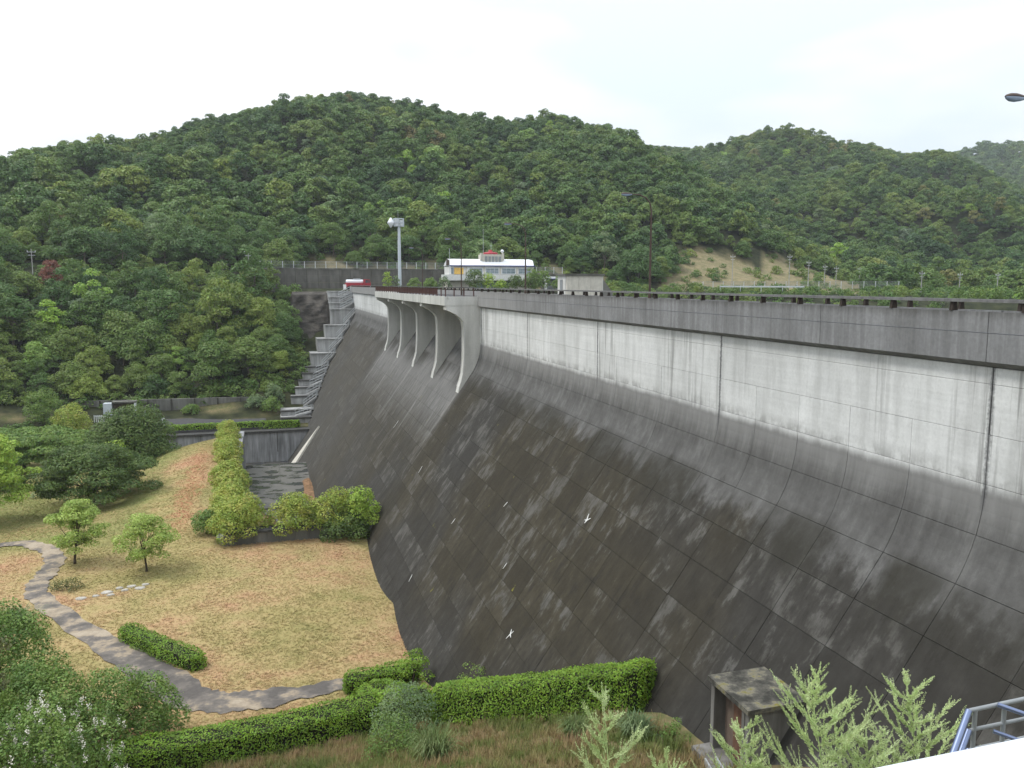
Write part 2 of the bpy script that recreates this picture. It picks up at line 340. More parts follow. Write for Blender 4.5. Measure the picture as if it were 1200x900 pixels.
class MB:
    def __init__(s): s.v = []; s.f = []; s.sm = []
    def add(s, V, F, smooth=False):
        k = len(s.v); s.v += [tuple(map(float, p)) for p in V]; s.f += [tuple(i+k for i in f) for f in F]; s.sm += [smooth]*len(F); return s
    def box(s, x0, x1, y0, y1, z0, z1):
        return s.add([(x0, y0, z0), (x1, y0, z0), (x1, y1, z0), (x0, y1, z0), (x0, y0, z1), (x1, y0, z1), (x1, y1, z1), (x0, y1, z1)],
                     [(0, 3, 2, 1), (4, 5, 6, 7), (0, 1, 5, 4), (1, 2, 6, 5), (2, 3, 7, 6), (3, 0, 4, 7)])
    def bar(s, a, b, w, h=None, up=(0, 0, 1)):
        a, b = Vector(a), Vector(b); d = (b-a).normalized(); h = h or w; u = Vector(up)
        if abs(d.dot(u)) > .98: u = Vector((0, 1, 0))
        r = d.cross(u).normalized()*w*.5; u = r.normalized().cross(d).normalized()*h*.5
        return s.add([a-r-u, a+r-u, a+r+u, a-r+u, b-r-u, b+r-u, b+r+u, b-r+u],
                     [(0, 3, 2, 1), (4, 5, 6, 7), (0, 1, 5, 4), (1, 2, 6, 5), (2, 3, 7, 6), (3, 0, 4, 7)])
    def tube(s, pts, rad, n=8, cap=True):
        pts = [Vector(p) for p in pts]; rad = rad if isinstance(rad, (list, tuple)) else [rad]*len(pts)
        V = []; F = []; pr = None
        for i, p in enumerate(pts):
            d = (pts[min(i+1, len(pts)-1)]-pts[max(i-1, 0)]).normalized()
            if pr is None: pr = d.cross(Vector((0, 0, 1)) if abs(d.z) < .9 else Vector((1, 0, 0))).normalized()
            pr = (pr - d*pr.dot(d)).normalized(); q = d.cross(pr)
            for k in range(n):
                a = 2*math.pi*k/n; V.append(p+(pr*math.cos(a)+q*math.sin(a))*rad[i])
        for i in range(len(pts)-1):
            for k in range(n): F.append((i*n+k, i*n+(k+1) % n, (i+1)*n+(k+1) % n, (i+1)*n+k))
        s.add(V, F, True)
        if cap: s.add(V[:n], [tuple(range(n))[::-1]]); s.add(V[-n:], [tuple(range(n))])
        return s
    def lathe(s, c, prof, n=16, axis='Z'):
        V = []; F = []
        for r, h in prof:
            for k in range(n):
                a = 2*math.pi*k/n; p = (r*math.cos(a), r*math.sin(a), h)
                if axis == 'X': p = (p[2], p[0], p[1])
                if axis == 'Y': p = (p[0], p[2], p[1])
                V.append((c[0]+p[0], c[1]+p[1], c[2]+p[2]))
        for i in range(len(prof)-1):
            for k in range(n): F.append((i*n+k, i*n+(k+1) % n, (i+1)*n+(k+1) % n, (i+1)*n+k))
        s.add(V, F, True); s.add(V[:n], [tuple(range(n))]); return s.add(V[-n:], [tuple(range(n))])
    def prism(s, poly, axis, a, b):
        """poly of 2-D points extruded along axis from a to b; for 'Y' points are (x,z), for 'X' (y,z), for 'Z' (x,y)"""
        def P(p, t): return {'Y': (p[0], t, p[1]), 'X': (t, p[0], p[1]), 'Z': (p[0], p[1], t)}[axis]
        n = len(poly); V = [P(p, a) for p in poly]+[P(p, b) for p in poly]
        F = [tuple(range(n)), tuple(range(2*n-1, n-1, -1))]+[(i, i+n, (i+1) % n+n, (i+1) % n) for i in range(n)]
        return s.add(V, F)
    def build(s, name, mat, parent=None, origin=None):
        o = world_loc(parent) if parent is not None else Vector(origin or (0, 0, 0))
        me = bpy.data.meshes.new(name); me.from_pydata([(a-o.x, b-o.y, c-o.z) for a, b, c in s.v], [], s.f)
        me.polygons.foreach_set('use_smooth', s.sm); me.update()
        import bmesh
        bm = bmesh.new(); bm.from_mesh(me); bmesh.ops.recalc_face_normals(bm, faces=bm.faces); bm.to_mesh(me); bm.free()
        return link(name, me, mat, parent, None if parent is not None else o)
def copy_tree(o, loc, label=None, tint=None):
    c = o.copy(); COL.objects.link(c); c.location = loc
    if label: c['label'] = label
    for ch in o.children:
        d = ch.copy(); COL.objects.link(d); d.parent = c
        if tint is not None and 'tint' in d: d['tint'] = tint
        for g in ch.children:
            e = g.copy(); COL.objects.link(e); e.parent = d
    return c

# ------------------------------------------------------------------ terrain
CTRL = np.array([
 # lawn and valley floor
 (8, 78, -24.4), (2, 78, -24.4), (-4, 78, -24.4), (8.4, 60, -24.4), (0, 62, -24.4), (-8, 64, -24.4), (8.4, 47, -24.4), (3, 47, -24.4), (-5, 48, -24.4),
 (-11, 72.7, -24.4), (-17, 77, -24.45), (-20, 71, -24.45), (-13, 60, -24.4), (-24, 85, -24.6), (-7, 52, -24.4), (-17, 66, -24.4), (-14, 84, -24.3), (-7, 82, -24.3),
 # rise towards the channel (a grassy ramp), its flank
 (-7.7, 124, -22.6), (-7, 108, -22.9), (-6, 95, -23.5), (-9.5, 95, -23.5), (-10, 112, -22.9), (-14, 120, -23.4), (-18.3, 112, -24.9), (-15, 98, -24.6),
 (-20, 101, -25.8), (-21, 118, -26.2), (-30, 103, -26), (-32, 128, -26.3), (-25, 92, -25.2), (-14, 134, -26.0), (-24, 136, -27.2), (-5.5, 126, -22.9), (-6.5, 136, -24),
 (-45, 110, -26), (-70, 110, -24), (-45, 140, -26.8), (-70, 145, -24), (-100, 130, -18), (-45, 85, -25), (-75, 80, -22), (-110, 90, -14),
 # platform behind the channel wall
 (-20, 160, -27.3), (5, 158, -27.3), (-5, 165, -27.2), (-20, 175, -26.8), (-33, 172, -26.5), (-45, 168, -26.3), (0, 166, -27),
 # wooded slope up to the road
 (-22, 186, -23), (-45, 184, -22.5), (-80, 180, -19), (-110, 175, -14), (4, 178, -23), (-10, 182, -22.5), (2, 192, -16), (-15, 200, -14.5), (-40, 202, -14), (-70, 205, -12), (-100, 205, -9),
 (-4, 205, -10), (-15, 218, -7.5), (-40, 222, -6.5), (-70, 225, -5.5), (-100, 225, -4), (0, 214, -6.5), (8, 219, -1.9), (10, 204, -15.5), (6, 208, -12),
 (-30, 234, -3), (-5, 232, -2.2), (-60, 238, -2), (-100, 240, 0),
 # plaza and right bank
 (20, 218, -1.7), (50, 216, -1.7), (75, 220, -1.7), (40, 205, -1.7), (70, 205, -1.7), (20, 232, -1.7), (60, 236, -1.7), (100, 240, -2.2), (140, 230, -3), (180, 200, -3), (220, 150, -3), (240, 100, -3),
 # under and behind the dam
 (14, 60, -27), (24, 60, -28), (24, 120, -36), (14, 110, -36), (24, 180, -25), (50, 120, -34), (90, 110, -30), (60, 40, -28), (100, 50, -28), (60, 170, -18), (100, 170, -14), (150, 100, -16), (180, 60, -14), (16, 190, -22), (16, 205, -10),
 # near abutment
 (14.2, 26.4, -16.3), (13.6, 22.5, -16.2), (12.6, 31, -18.1), (11.2, 36, -20.2), (9.6, 41, -22.6), (15.6, 19, -14.4), (17.4, 15.5, -12.2), (19, 11, -9),
 (8.2, 27.4, -17.5), (10.1, 23.8, -16.0), (5.2, 29.1, -18.6), (10.3, 29.8, -18.6), (3, 35, -21.4), (7, 36, -21.4), (5, 41, -23.9), (0, 41, -24.0), (-8, 41, -24.0), (0, 34, -21.8), (-8, 34, -21.6), (-8, 45, -24.4),
 (-13, 48, -24.2), (-16, 38, -22), (-22, 50, -24.0), (-28, 62, -24.2), (-30, 40, -20), (-50, 50, -21), (-45, 25, -12), (-70, 30, -10),
 (7, 19, -13.6), (10, 16, -12.8), (12.5, 20, -15.2), (13, 14, -12.3), (4, 14, -10.2), (-4, 22, -15.5), (-9, 26, -17), (-3, 14, -10.5), (5, 9, -7.2), (9, 9, -8.4), (2.2, 5.2, -4.9), (4.2, 4.8, -5.0), (6.5, 5, -5.4), (0, 3, -3.4), (3, 2, -3.2), (6, 2, -3.3), (-4, 4, -4.5), (-10, 8, -8),
 (0, 0, -1.75), (-3, 0, -2.6), (5, -1, -1.75), (0, -5, -1.7), (20, 3, -3.2), (25, 0, -1.8), (15, 5, -6), (-15, -3, -5), (40, -5, -1.7), (-40, 5, -4),
], dtype=float)
def _rbf(P):
    xy = P[:, :2]; n = len(P)
    D = np.linalg.norm(xy[:, None]-xy[None], axis=2)
    A = np.zeros((n+3, n+3)); A[:n, :n] = D - 0.35*np.eye(n); A[:n, n] = 1; A[:n, n+1:] = xy; A[n, :n] = 1; A[n+1:, :n] = xy.T
    return np.linalg.solve(A, np.concatenate([P[:, 2], np.zeros(3)]))
_wts = _rbf(CTRL)
def near_z(x, y):
    out = np.empty_like(x, dtype=float); X = x.ravel(); Y = y.ravel(); O = out.ravel(); n = len(CTRL)
    for i in range(0, len(X), 20000):
        xx = X[i:i+20000]; yy = Y[i:i+20000]
        D = np.hypot(xx[:, None]-CTRL[None, :, 0], yy[:, None]-CTRL[None, :, 1])
        O[i:i+20000] = D@_wts[:n]+_wts[n]+_wts[n+1]*xx+_wts[n+2]*yy
    return O.reshape(x.shape)
def ss(a, b, v): t = np.clip((v-a)/(b-a), 0, 1); return t*t*(3-2*t)
_ph = rng.uniform(0, 6.28, (24, 2))
def waves(x, y, wl, k0=0, n=8):
    s = 0
    for i in range(n):
        a = i*2.399+k0; w = wl*(0.7+.09*i)
        s = s+np.sin((x*math.cos(a)+y*math.sin(a))*6.283/w+_ph[(i+k0*3) % 24, 0])
    return s/n*1.6
MAIN = np.array([(-70, .05), (-40, .09), (-25, .10), (-15, .1231), (-12.4, .1396), (-10.5, .1482), (-7.6, .1546), (-5.6, .1661), (-3.1, .1811), (-.4, .1952), (2.3, .2092), (5.7, .2216), (7.9, .2163), (10.8, .205), (13.1, .1958), (16.6, .1942), (19.5, .1989), (22.4, .1854), (24.7, .1678), (27.6, .1399), (32.2, .0908), (35.5, .0429), (39.2, .004), (44, -.02), (90, -.03)])
MAIN_R = np.array([(-70, 330), (-15, 370), (5.7, 440), (16, 450), (22, 440), (27.6, 400), (32.2, 365), (36, 345), (40, 330), (90, 330)])
RIGHT = np.array([(-70, 0), (0, .05), (15, .14), (22.4, .1686), (24.7, .1746), (26.4, .1699), (29.8, .165), (32, .1729), (33.9, .176), (35.7, .1695), (38.1, .1623), (39.8, .1621), (41.8, .147), (43.7, .1464), (45.5, .1352), (48.3, .1042), (52, .08), (60, .06), (90, .05)])
FARR = np.array([(-70, 0), (30, .03), (43.7, .1331), (45.1, .1376), (46.4, .1445), (48.1, .1402), (54, .145), (70, .12), (90, .08)])
CANOPY = 3.6
def hill(az, r, tab, rr, rf, shape=1.0, canopy=CANOPY):
    e = np.interp(az, tab[:, 0], tab[:, 1]); top = e*rr-canopy
    t = np.clip((r-rf)/(rr-rf), 0, 1)
    up = top*(t*(1-shape*.25)+shape*.25*t*t*(3-2*t)); back = np.clip((r-rr)/(rr*.45), 0, 1)
    return np.where(r <= rr, up, top*(1-.75*back*back*(3-2*back)))
def far_z(x, y):
    r = np.hypot(x, y); az = np.degrees(np.arctan2(x, y))
    rm = np.interp(az, MAIN_R[:, 0], MAIN_R[:, 1])
    foot = np.interp(az, [-70, -15, -3, 2, 20, 24, 30, 40, 90], [215, 222, 228, 240, 246, 250, 262, 275, 280])
    hm = hill(az, r, MAIN, rm, foot, 1.0, np.interp(az, [30, 33.5, 39, 42], [2.6, 1.5, 0, 4]))
    # cut slopes behind the retaining walls rise steeply
    g = ss(0, 1, (r-foot)/((rm-foot)*.6+1))*ss(1.15, .8, (r-foot)/(rm-foot+1))
    hm = hm+g*waves(x, y, 90, 1)*5.5+g*waves(x, y, 34, 2)*2.2
    hr = hill(az, r, RIGHT, 720.0, 345.0, 1.0, 10)
    g2 = ss(345, 430, r)*ss(740, 640, r)
    hr = hr+g2*(waves(x, y, 170, 3)*15+waves(x, y, 62, 4)*6)
    hf = hill(az, r, FARR, 1320.0, 900.0, 1.0, 6)
    return np.maximum(np.maximum(hm, hr), hf)
def in_channel(x, y):
    return ((x > -5.4) & (x < 30) & (y > 78.6) & (y < 156.2)) | ((x <= -5.4) & (x > -60) & (y > 139) & (y < 156.2))
def ground_z(x, y):
    x = np.asarray(x, float); y = np.asarray(y, float)
    r = np.hypot(x, y); az = np.degrees(np.arctan2(x, y))
    w = ss(212, 246, r + np.where(az > 45, 40, 0))
    zn = near_z(x, np.minimum(y, 260)); base = np.interp(az, [-70, -20, -8, 0, 25, 45], [0, -1.5, -2, -1.7, -2.0, -3.5])
    zf = far_z(x, y)
    z = zn*(1-w)+np.maximum(zf, 0)*ss(205, 240, r)+base*w
    z = np.where(in_channel(x, y), -33.5, z)
    return z
def gz(x, y): return float(ground_z(np.array([x]), np.array([y]))[0])
az = np.radians(np.concatenate([np.arange(-75, -22, 1.5), np.arange(-22, 56, .45), np.arange(56, 100, 1.5)]))
rr = [0.6]
while rr[-1] < 1800: rr.append(rr[-1]*(1.013 if 30 < rr[-1] < 170 else 1.02)+.02)
rr = np.array(rr); A, RR = np.meshgrid(az, rr, indexing='ij')
GX, GY = RR*np.sin(A), RR*np.cos(A); GZ = ground_z(GX, GY)
lawnm = ss(36, 38, GY)*ss(150, 140, GY)*ss(-40, -32, GX)*(GX < 12)
GZ = GZ+lawnm*waves(GX, GY, 5, 0)*.03+ss(2, 20, RR)*ss(44, 36, GY)*waves(GX, GY, 3.1, 5)*.12
def cover(x, y):
    n = waves(x, y, 9, 2)*.6
    r = np.hypot(x, y); a = np.degrees(np.arctan2(x, y))
    lawn = ss(42.5, 44.5, y+n)*ss(146, 138, y)*ss(-42, -34, x)*(x < 14)
    soil = np.maximum(ss(46, 40, y+n)*ss(-20, -14, x), ss(152, 156, y)*ss(179, 175, y)*ss(-60, -50, x)*(x < 8)*ss(-.1, .4, n))
    n2 = waves(x, y, 14, 4)*.55
    zf = far_z(x, y); zc = np.interp(a, [26.3, 27.2, 28.7, 30, 33.2, 33.5, 33.7, 35, 37.5, 39.6, 40.2], [-3, 6, 14.5, 16.5, 9, 5, 14, 14, 11, 5, -3])
    b1 = ss(0, -1.2, zf-zc+n2*1.5)*ss(250, 256, r)*ss(345, 335, r)*(a > 26)*(a < 40.5); b2 = b1*0
    b3 = ss(1.5, 3, a+n2)*ss(12.5, 11, a)*ss(225, 232, r)*ss(268, 256, r+n2*12)
    b4 = ss(16, 17.5, a)*ss(24, 22.5, a)*ss(235, 242, r)*ss(268, 258, r+n2*10)
    b5 = ss(42.4, 42.6, a)*ss(43.4, 43.1, a)*ss(536, 545, r)*ss(580, 565, r)
    bare = np.maximum.reduce([b1, b2, b3*.9, b4*.9, b5])
    return lawn, bare, soil
_nl, _nr = GX.shape
idx = np.arange(_nl*_nr).reshape(_nl, _nr)
Q = np.stack([idx[:-1, :-1], idx[:-1, 1:], idx[1:, 1:], idx[1:, :-1]], -1)
def terrain(name, jr):
    j0, j1 = jr; q = Q[:, j0:j1].reshape(-1, 4); used = np.unique(q); remap = np.full(_nl*_nr, -1); remap[used] = np.arange(len(used))
    me = bpy.data.meshes.new(name); co = np.stack([GX.ravel()[used], GY.ravel()[used], GZ.ravel()[used]], -1)
    me.vertices.add(len(used)); me.vertices.foreach_set('co', co.astype(np.float32).ravel())
    f = remap[q][:, ::-1].astype(np.int32); me.loops.add(f.size); me.loops.foreach_set('vertex_index', f.ravel())
    me.polygons.add(len(f)); me.polygons.foreach_set('loop_start', np.arange(0, f.size, 4, dtype=np.int32))
    me.update(calc_edges=True); me.polygons.foreach_set('use_smooth', np.ones(len(f), bool))
    c = np.stack(list(cover(co[:, 0], co[:, 1]))+[np.ones(len(co))], -1).astype(np.float32)
    at = me.color_attributes.new('cover', 'FLOAT_COLOR', 'POINT'); at.data.foreach_set('color', c.ravel())
    if me.polygons[len(f)//2].normal.z < 0: me.flip_normals()
    return tagp(link(name, me, M['ground']), kind='structure')
jsplit = int(np.searchsorted(rr, 222))
terrain('ground', (0, jsplit)); terrain('hills', (jsplit, _nr-1))
w = raw_mesh('water', [(26, -60, -9), (400, -60, -9), (400, 230, -9), (26, 230, -9)], [(0, 1, 2, 3)])
tw = NT('reservoir_water'); tagp(link('water', w, tw.done(tw.bsdf((.03, .05, .04), .08, 0, .5, tw.noise(.8), .1))), kind='structure')

# path
PATH = [(-28, 85.2), (-25.2, 85.2), (-23.5, 85.0), (-21.3, 82.9), (-19.4, 79.5), (-18.9, 75.5), (-19.0, 73.0), (-18.7, 70.5), (-17.6, 68.0), (-15.5, 64.5), (-12.8, 60.2), (-9.8, 55.9), (-7.4, 52.2), (-5.2, 48.9), (-3.4, 47.9), (-1.5, 47.7), (.9, 47.8), (3.4, 48.1), (5.5, 48.6)]
def spline(P, k=8):
    P = np.array(P, float); out = []
    for i in range(len(P)-1):
        p0 = P[max(i-1, 0)]; p1 = P[i]; p2 = P[i+1]; p3 = P[min(i+2, len(P)-1)]
        for t in np.linspace(0, 1, k, endpoint=False):
            out.append(.5*((2*p1)+(-p0+p2)*t+(2*p0-5*p1+4*p2-p3)*t*t+(-p0+3*p1-3*p2+p3)*t**3))
    out.append(P[-1]); return np.array(out)
ps = spline(PATH); d = np.gradient(ps, axis=0); d /= np.linalg.norm(d, axis=1)[:, None]; nrm = np.stack([-d[:, 1], d[:, 0]], -1)
V = []; F = []
for i, p in enumerate(ps):
    for k, o_ in enumerate((-1, -.5, 0, .5, 1)):
        q = p+nrm[i]*o_*(.82+.55*math.exp(-((p[1]-51.5)/6.0)**2)*(p[0] < 0)+.10*math.sin(i*.7+o_*2)+.08*math.sin(i*1.9)+.05*math.sin(i*4.3))
        V.append((q[0], q[1], gz(q[0], q[1])+.07+.03*(1-abs(o_))))
for i in range(len(ps)-1):
    for k in range(4): F.append((i*5+k, i*5+k+1, i*5+k+6, i*5+k+5))
tagp(link('path', raw_mesh('path', V, F), M['path']), kind='structure')

# ------------------------------------------------------------------ dam
DAM0, DAM1 = 8.0, 213.0
SP0, SP1 = 79.2, 134.4
def slopeX(z): return 17.37+.71*(z+11.77)
dam = thing('gravity_dam', (20, 100, -30), 'tall grey concrete dam wall with a pale upper face above a dark stained slope', 'dam')
NPX, NPZ = -.815, .579
core = [(20.4, -1.6), (20.4, -6.3), (20.1, -8.2), (slopeX(-9.1)+.14, -9.1), (slopeX(-36)+.14, -36), (30, -36), (27, -8), (25.4, -1.6)]
MB().prism(core, 'Y', DAM0, SP0).build('body', M['core'], dam); MB().prism(core, 'Y', SP1, DAM1+4).build('body', M['core'], dam)
ogee = [(slopeX(z)+.14, z) for z in (-36, -9, -6.2, -5.2)]+[(22.6, -4.6), (23.4, -4.5), (24.2, -4.8), (24.8, -6), (27, -12), (30, -36)]
MB().prism(ogee, 'Y', SP0, SP1).build('ogee_crest', M['core'], dam)
# panel rows (profile polylines from top to bottom)
fil = [(1-t)**2*np.array((20.25, -5.95))+2*t*(1-t)*np.array((20.25, -7.55))+t*t*np.array((slopeX(-8.93), -8.93)) for t in np.linspace(0, 1, 9)]
ROWS = [('v', [(20.25, -2.45), (20.25, -2.95)], 15), ('v', [(20.25, -2.95), (20.25, -4.45)], 15), ('v', [(20.25, -4.45), (20.25, -5.95)], 3),
        ('f', [tuple(p) for p in fil[:5]], 3), ('f', [tuple(p) for p in fil[4:]], 3)]
z = -8.93
while z > -34:
    ROWS.append(('s', [(slopeX(z), z), (slopeX(z-1.5), z-1.5)], 3)); z -= 1.5
def panel(pts, y0, y1, gy, depth):
    """one cast panel: chamfered slab whose back is 10 cm behind its face; returns V, F"""
    P = np.array(pts, float); seg = np.diff(P, axis=0); L = np.linalg.norm(seg, axis=1)
    T = np.array([seg[max(min(i, len(seg)-1), 0)] if i in (0, len(P)-1) else seg[i-1]/L[i-1]+seg[i]/L[i] for i in range(len(P))]); T /= np.linalg.norm(T, axis=1)[:, None]
    N = np.stack([T[:, 1], -T[:, 0]], -1)      # outward (towards -x)
    g = .005; c = .008
    t0, t1 = T[0], T[-1]
    prof = [(P[0]+t0*g, N[0], -.1), (P[0]+t0*g, N[0], -c), (P[0]+t0*(g+c), N[0], 0)]+[(P[i], N[i], 0) for i in range(1, len(P)-1)]+[(P[-1]-t1*(g+c), N[-1], 0), (P[-1]-t1*g, N[-1], -c), (P[-1]-t1*g, N[-1], -.1)]
    ys = [(y0+gy, -.1), (y0+gy, -c), (y0+gy+c, 0), (y1-gy-c, 0), (y1-gy, -c), (y1-gy, -.1)]
    V = []; F = []; m = len(ys)
    for p, n, dd in prof:
        for yy, dy in ys:
            q = p+n*(min(dd, dy)+depth if min(dd, dy) > -.09 else -.1); V.append((q[0], yy, q[1]))
    for i in range(len(prof)-1):
        for j in range(m-1):
            F.append((i*m+j, i*m+j+1, (i+1)*m+j+1, (i+1)*m+j))
    return V, F
cells = []
for ri, (kind, pts, wd) in enumerate(ROWS):
    yb = 18.6-15.0
    k = 0
    while yb+k*wd < DAM1:
        y0, y1 = max(yb+k*wd, DAM0), min(yb+(k+1)*wd, DAM1); k += 1
        if y1-y0 < .3: continue
        zc = pts[0][1]
        # the end of the dam climbs the far hillside; skip what the steps and ground bury
        zlim = np.interp((y0+y1)/2, [8, 16, 23, 26.5, 46, 79, 80, 156, 160, 171, 187, 204, 211], [-9, -13, -16.6, -17, -25.5, -25.5, -35, -35, -30, -26, -21, -13, -9])
        if zc < zlim-.5: continue
        if kind in 'vf' and y1 > SP0 and y0 < SP1:
            if y0 < SP0-.5: y1 = SP0
            elif y1 > SP1+.5: y0 = SP1
            else: continue
        joint0 = abs((y0-18.6)/15-round((y0-18.6)/15)) < .01
        cells.append((ri, pts, y0, y1, .022 if wd == 15 else .007))
# chute rows above the kink, between the piers
z = -8.93
chute = []
while z < -5.3:
    chute.append([(slopeX(z+1.5), z+1.5), (slopeX(z), z)]); z += 1.5
for pts in chute[:2]:
    k = 0
    for a in range(4):
        for b in range(4):
            y0 = 79.8+13.475*a+.6+b*(12.275/4); cells.append((99, pts, y0, y0+12.275/4, .007))
def vis(c):      # rough apparent size
    ri, pts, y0, y1, g = c; yc = (y0+y1)/2; xc = pts[0][0]; zc = pts[0][1]
    dd = math.sqrt(yc**2+xc**2+zc**2); azc = math.degrees(math.atan2(xc, yc))
    infr = -1 if azc > 49.5 or (zc/yc < -.75 and yc < 20) else 1
    return infr*(y1-y0)*math.hypot(pts[0][0]-pts[-1][0], pts[0][1]-pts[-1][1])*xc/dd**3*1e3
cells.sort(key=vis, reverse=True)
do = world_loc(dam); SV = []; SF = []; ST = []
for i, (ri, pts, y0, y1, g) in enumerate(cells):
    tint = min(1, max(0, rnd.gauss(.5, .24)))
    V, F = panel(pts, y0, y1, g, rnd.uniform(-.006, .006))
    if i < 290:
        me = raw_mesh('concrete_panel', [(a-do.x, b-do.y, c-do.z) for a, b, c in V], F)
        at = me.attributes.new('tint', 'FLOAT', 'FACE'); at.data.foreach_set('value', [tint]*len(F))
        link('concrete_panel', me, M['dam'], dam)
    else:
        k = len(SV); SV += [(a-do.x, b-do.y, c-do.z) for a, b, c in V]; SF += [tuple(q+k for q in f) for f in F]; ST += [tint]*len(F)
me = raw_mesh('concrete_panels', SV, SF); at = me.attributes.new('tint', 'FLOAT', 'FACE'); at.data.foreach_set('value', ST)
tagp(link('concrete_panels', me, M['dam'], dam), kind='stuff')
# corbel + parapet segments
def parapet_run(a, b, first):
    y = first
    while y < b-.1:
        y0, y1 = max(y, a), min(y+7.5, b); y += 7.5
        if y1-y0 < .2: continue
        g = .012
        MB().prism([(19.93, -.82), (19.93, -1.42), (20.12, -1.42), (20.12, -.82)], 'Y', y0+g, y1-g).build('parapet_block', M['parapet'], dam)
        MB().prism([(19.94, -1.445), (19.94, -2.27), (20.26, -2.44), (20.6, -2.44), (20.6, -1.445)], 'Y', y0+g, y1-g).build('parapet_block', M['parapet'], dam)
parapet_run(DAM0, 79.0, 3.6+7.5); parapet_run(134.6, 212, 18.6+7.5*15)
MB().box(20.13, 25.2, DAM0, SP0, -1.75, -1.6).box(20.13, 25.2, SP0+.001, SP1, -1.76, -1.602).box(20.13, 25.2, SP1+.001, DAM1+5, -1.75, -1.6).build('crest_road', M['asphalt'], dam)
y = 8
while y < 212:
    MB().box(25.2, 25.5, y+.012, y+14.9, -3, -.98).build('upstream_parapet', M['parapet'], dam); y += 15
# piers
PY = [79.8, 93.275, 106.75, 120.225, 133.7]
for i, py in enumerate(PY):
    hw = .6
    nose = [(16.75, -2.2), (16.75, -2.62), (17.1, -2.78), (17.7, -3.06), (18.2, -3.42), (18.5, -3.85), (18.62, -4.4), (18.64, -5.4), (18.63, -6.8), (18.58, -8.0), (18.47, -9.0), (18.27, -9.8), (18.05, -10.4), (slopeX(-11.0), -11.0)]
    back = [(slopeX(-11.0)+.6, -11.0), (24.5, -5.5), (24.5, -1.62), (20.11, -1.62), (20.11, -2.2)]
    MB().prism(nose+back, 'Y', py-hw, py+hw).build('pier', M['pier'], dam)
    for s in (-1, 1):        # pale raised rib along both arrises of the nose
        e = MB(); off = py+s*(hw-.09)
        for a, b in zip(nose[5:-2], nose[6:-1]):
            e.bar((a[0]-.01, off, a[1]), (b[0]-.01, off, b[1]), .13, .06)
        e.build('pier_rib', M['rib'], dam)
for a, b in zip(PY[:-1], PY[1:]):
    MB().box(23.0, 23.25, a+.62, b-.62, -4.6, -2.2).build('sluice_gate', M['joint'], dam)
# bridge over the spillway
y = 79.15; n = 0
while y < 134.2:
    y1 = min(y+6.87, 134.3)
    MB().prism([(16.6, -1.3), (16.6, -2.2), (20.1, -2.2), (20.1, -1.6), (16.9, -1.6), (16.9, -1.3)], 'Y', y+.01, y1-.01).build('bridge_deck', M['pier'], dam); y = y1
MB().box(16.95, 20.08, 79.16, 79.4, -1.59, -1.3).box(16.95, 20.08, 134.05, 134.29, -1.59, -1.3).build('bridge_kerb', M['pier'], dam)
# white mineral splashes and the guide curb at the foot
def star(yc, zc, arms):
    m = MB(); base = Vector((slopeX(zc), yc, zc)); u = Vector((-.579, 0, -.815)); v = Vector((0, 1, 0)); n = Vector((NPX, 0, NPZ))
    for a, L, wd in arms:
        dr = u*math.cos(a)+v*math.sin(a); pr = u*-math.sin(a)+v*math.cos(a)
        m.add([base+n*.03-pr*wd, base+n*.03+pr*wd, base+n*.022+dr*L+pr*wd*.3, base+n*.022+dr*L-pr*wd*.3, base-n*.01-pr*wd, base-n*.01+pr*wd, base-n*.01+dr*L+pr*wd*.3, base-n*.01+dr*L-pr*wd*.3],
              [(0, 1, 2, 3), (0, 4, 5, 1), (1, 5, 6, 2), (2, 6, 7, 3), (3, 7, 4, 0)])
    m.build('lime_deposit', M['white_wall'], dam)
star(40.7, -13.06, [(2.6, .42, .045), (1.4, .24, .035), (-2.3, .34, .04), (.2, .2, .05)])
star(40.9, -19.2, [(.4, .4, .035), (2.4, .3, .04), (-1.2, .26, .04), (3.6, .3, .03), (-2.6, .22, .03)])
for yc, zc, a, L in [(46.5, -17.3, .1, .3), (59, -18, .25, .35), (75, -17.5, -.2, .5), (95, -16.5, .1, .7), (60, -22.5, -.3, .4), (52, -15, .4, .3)]:
    star(yc, zc, [(a, L, .03), (a+2.9, L*.5, .03)])
a_, b_, c_ = Vector((7.81, 145.6, -25.24)), Vector((2.66, 147.8, -32.49)), Vector((3.3, 143.2, -31.6)); nn = Vector((NPX, 0, NPZ))
MB().add([a_+nn*.3, b_+nn*.3, c_+nn*.3, a_-nn*.3, b_-nn*.3, c_-nn*.3], [(0, 1, 2), (3, 5, 4), (0, 3, 4, 1), (1, 4, 5, 2), (2, 5, 3, 0)]).build('guide_curb', M['beige'], dam)

# parapet railings
def railing(name, X, y0, y1, step, label, zb, zt, group=None, tilt=1):
    t = thing(name, (X, y0, zb), label, 'railing', group)
    y = y0+.35; pm = MB().prism([(X-.10, zb), (X+.12, zb), (X+.08, zt-.09), (X-.06, zt-.09)], 'Y', y-.06, y+.06).build('post', M['rust'], t)
    y += step
    while y < y1:
        c = pm.copy(); COL.objects.link(c); c.parent = t; c.location = (0, y-y0-.35, 0); y += step
    MB().prism([(X-.13, zt-.09), (X+.13, zt-.09), (X+.11, zt), (X-.11, zt)], 'Y', y0, y1).build('top_rail', M['rail_grey'], t)
    return t
railing('parapet_railing', 20.0, 9.6, 79.0, 2.505, 'low dark railing with a flat top beam along the downstream parapet', -.815, -.46)
railing('parapet_railing', 25.35, 9.0, 211, 2.6, 'low dark railing on the far reservoir-side parapet behind the crest road', -.975, -.58)
railing('parapet_railing', 20.0, 134.8, 211, 2.5, 'short stretch of dark parapet railing between the spillway bridge and the red truck', -.815, -.46)
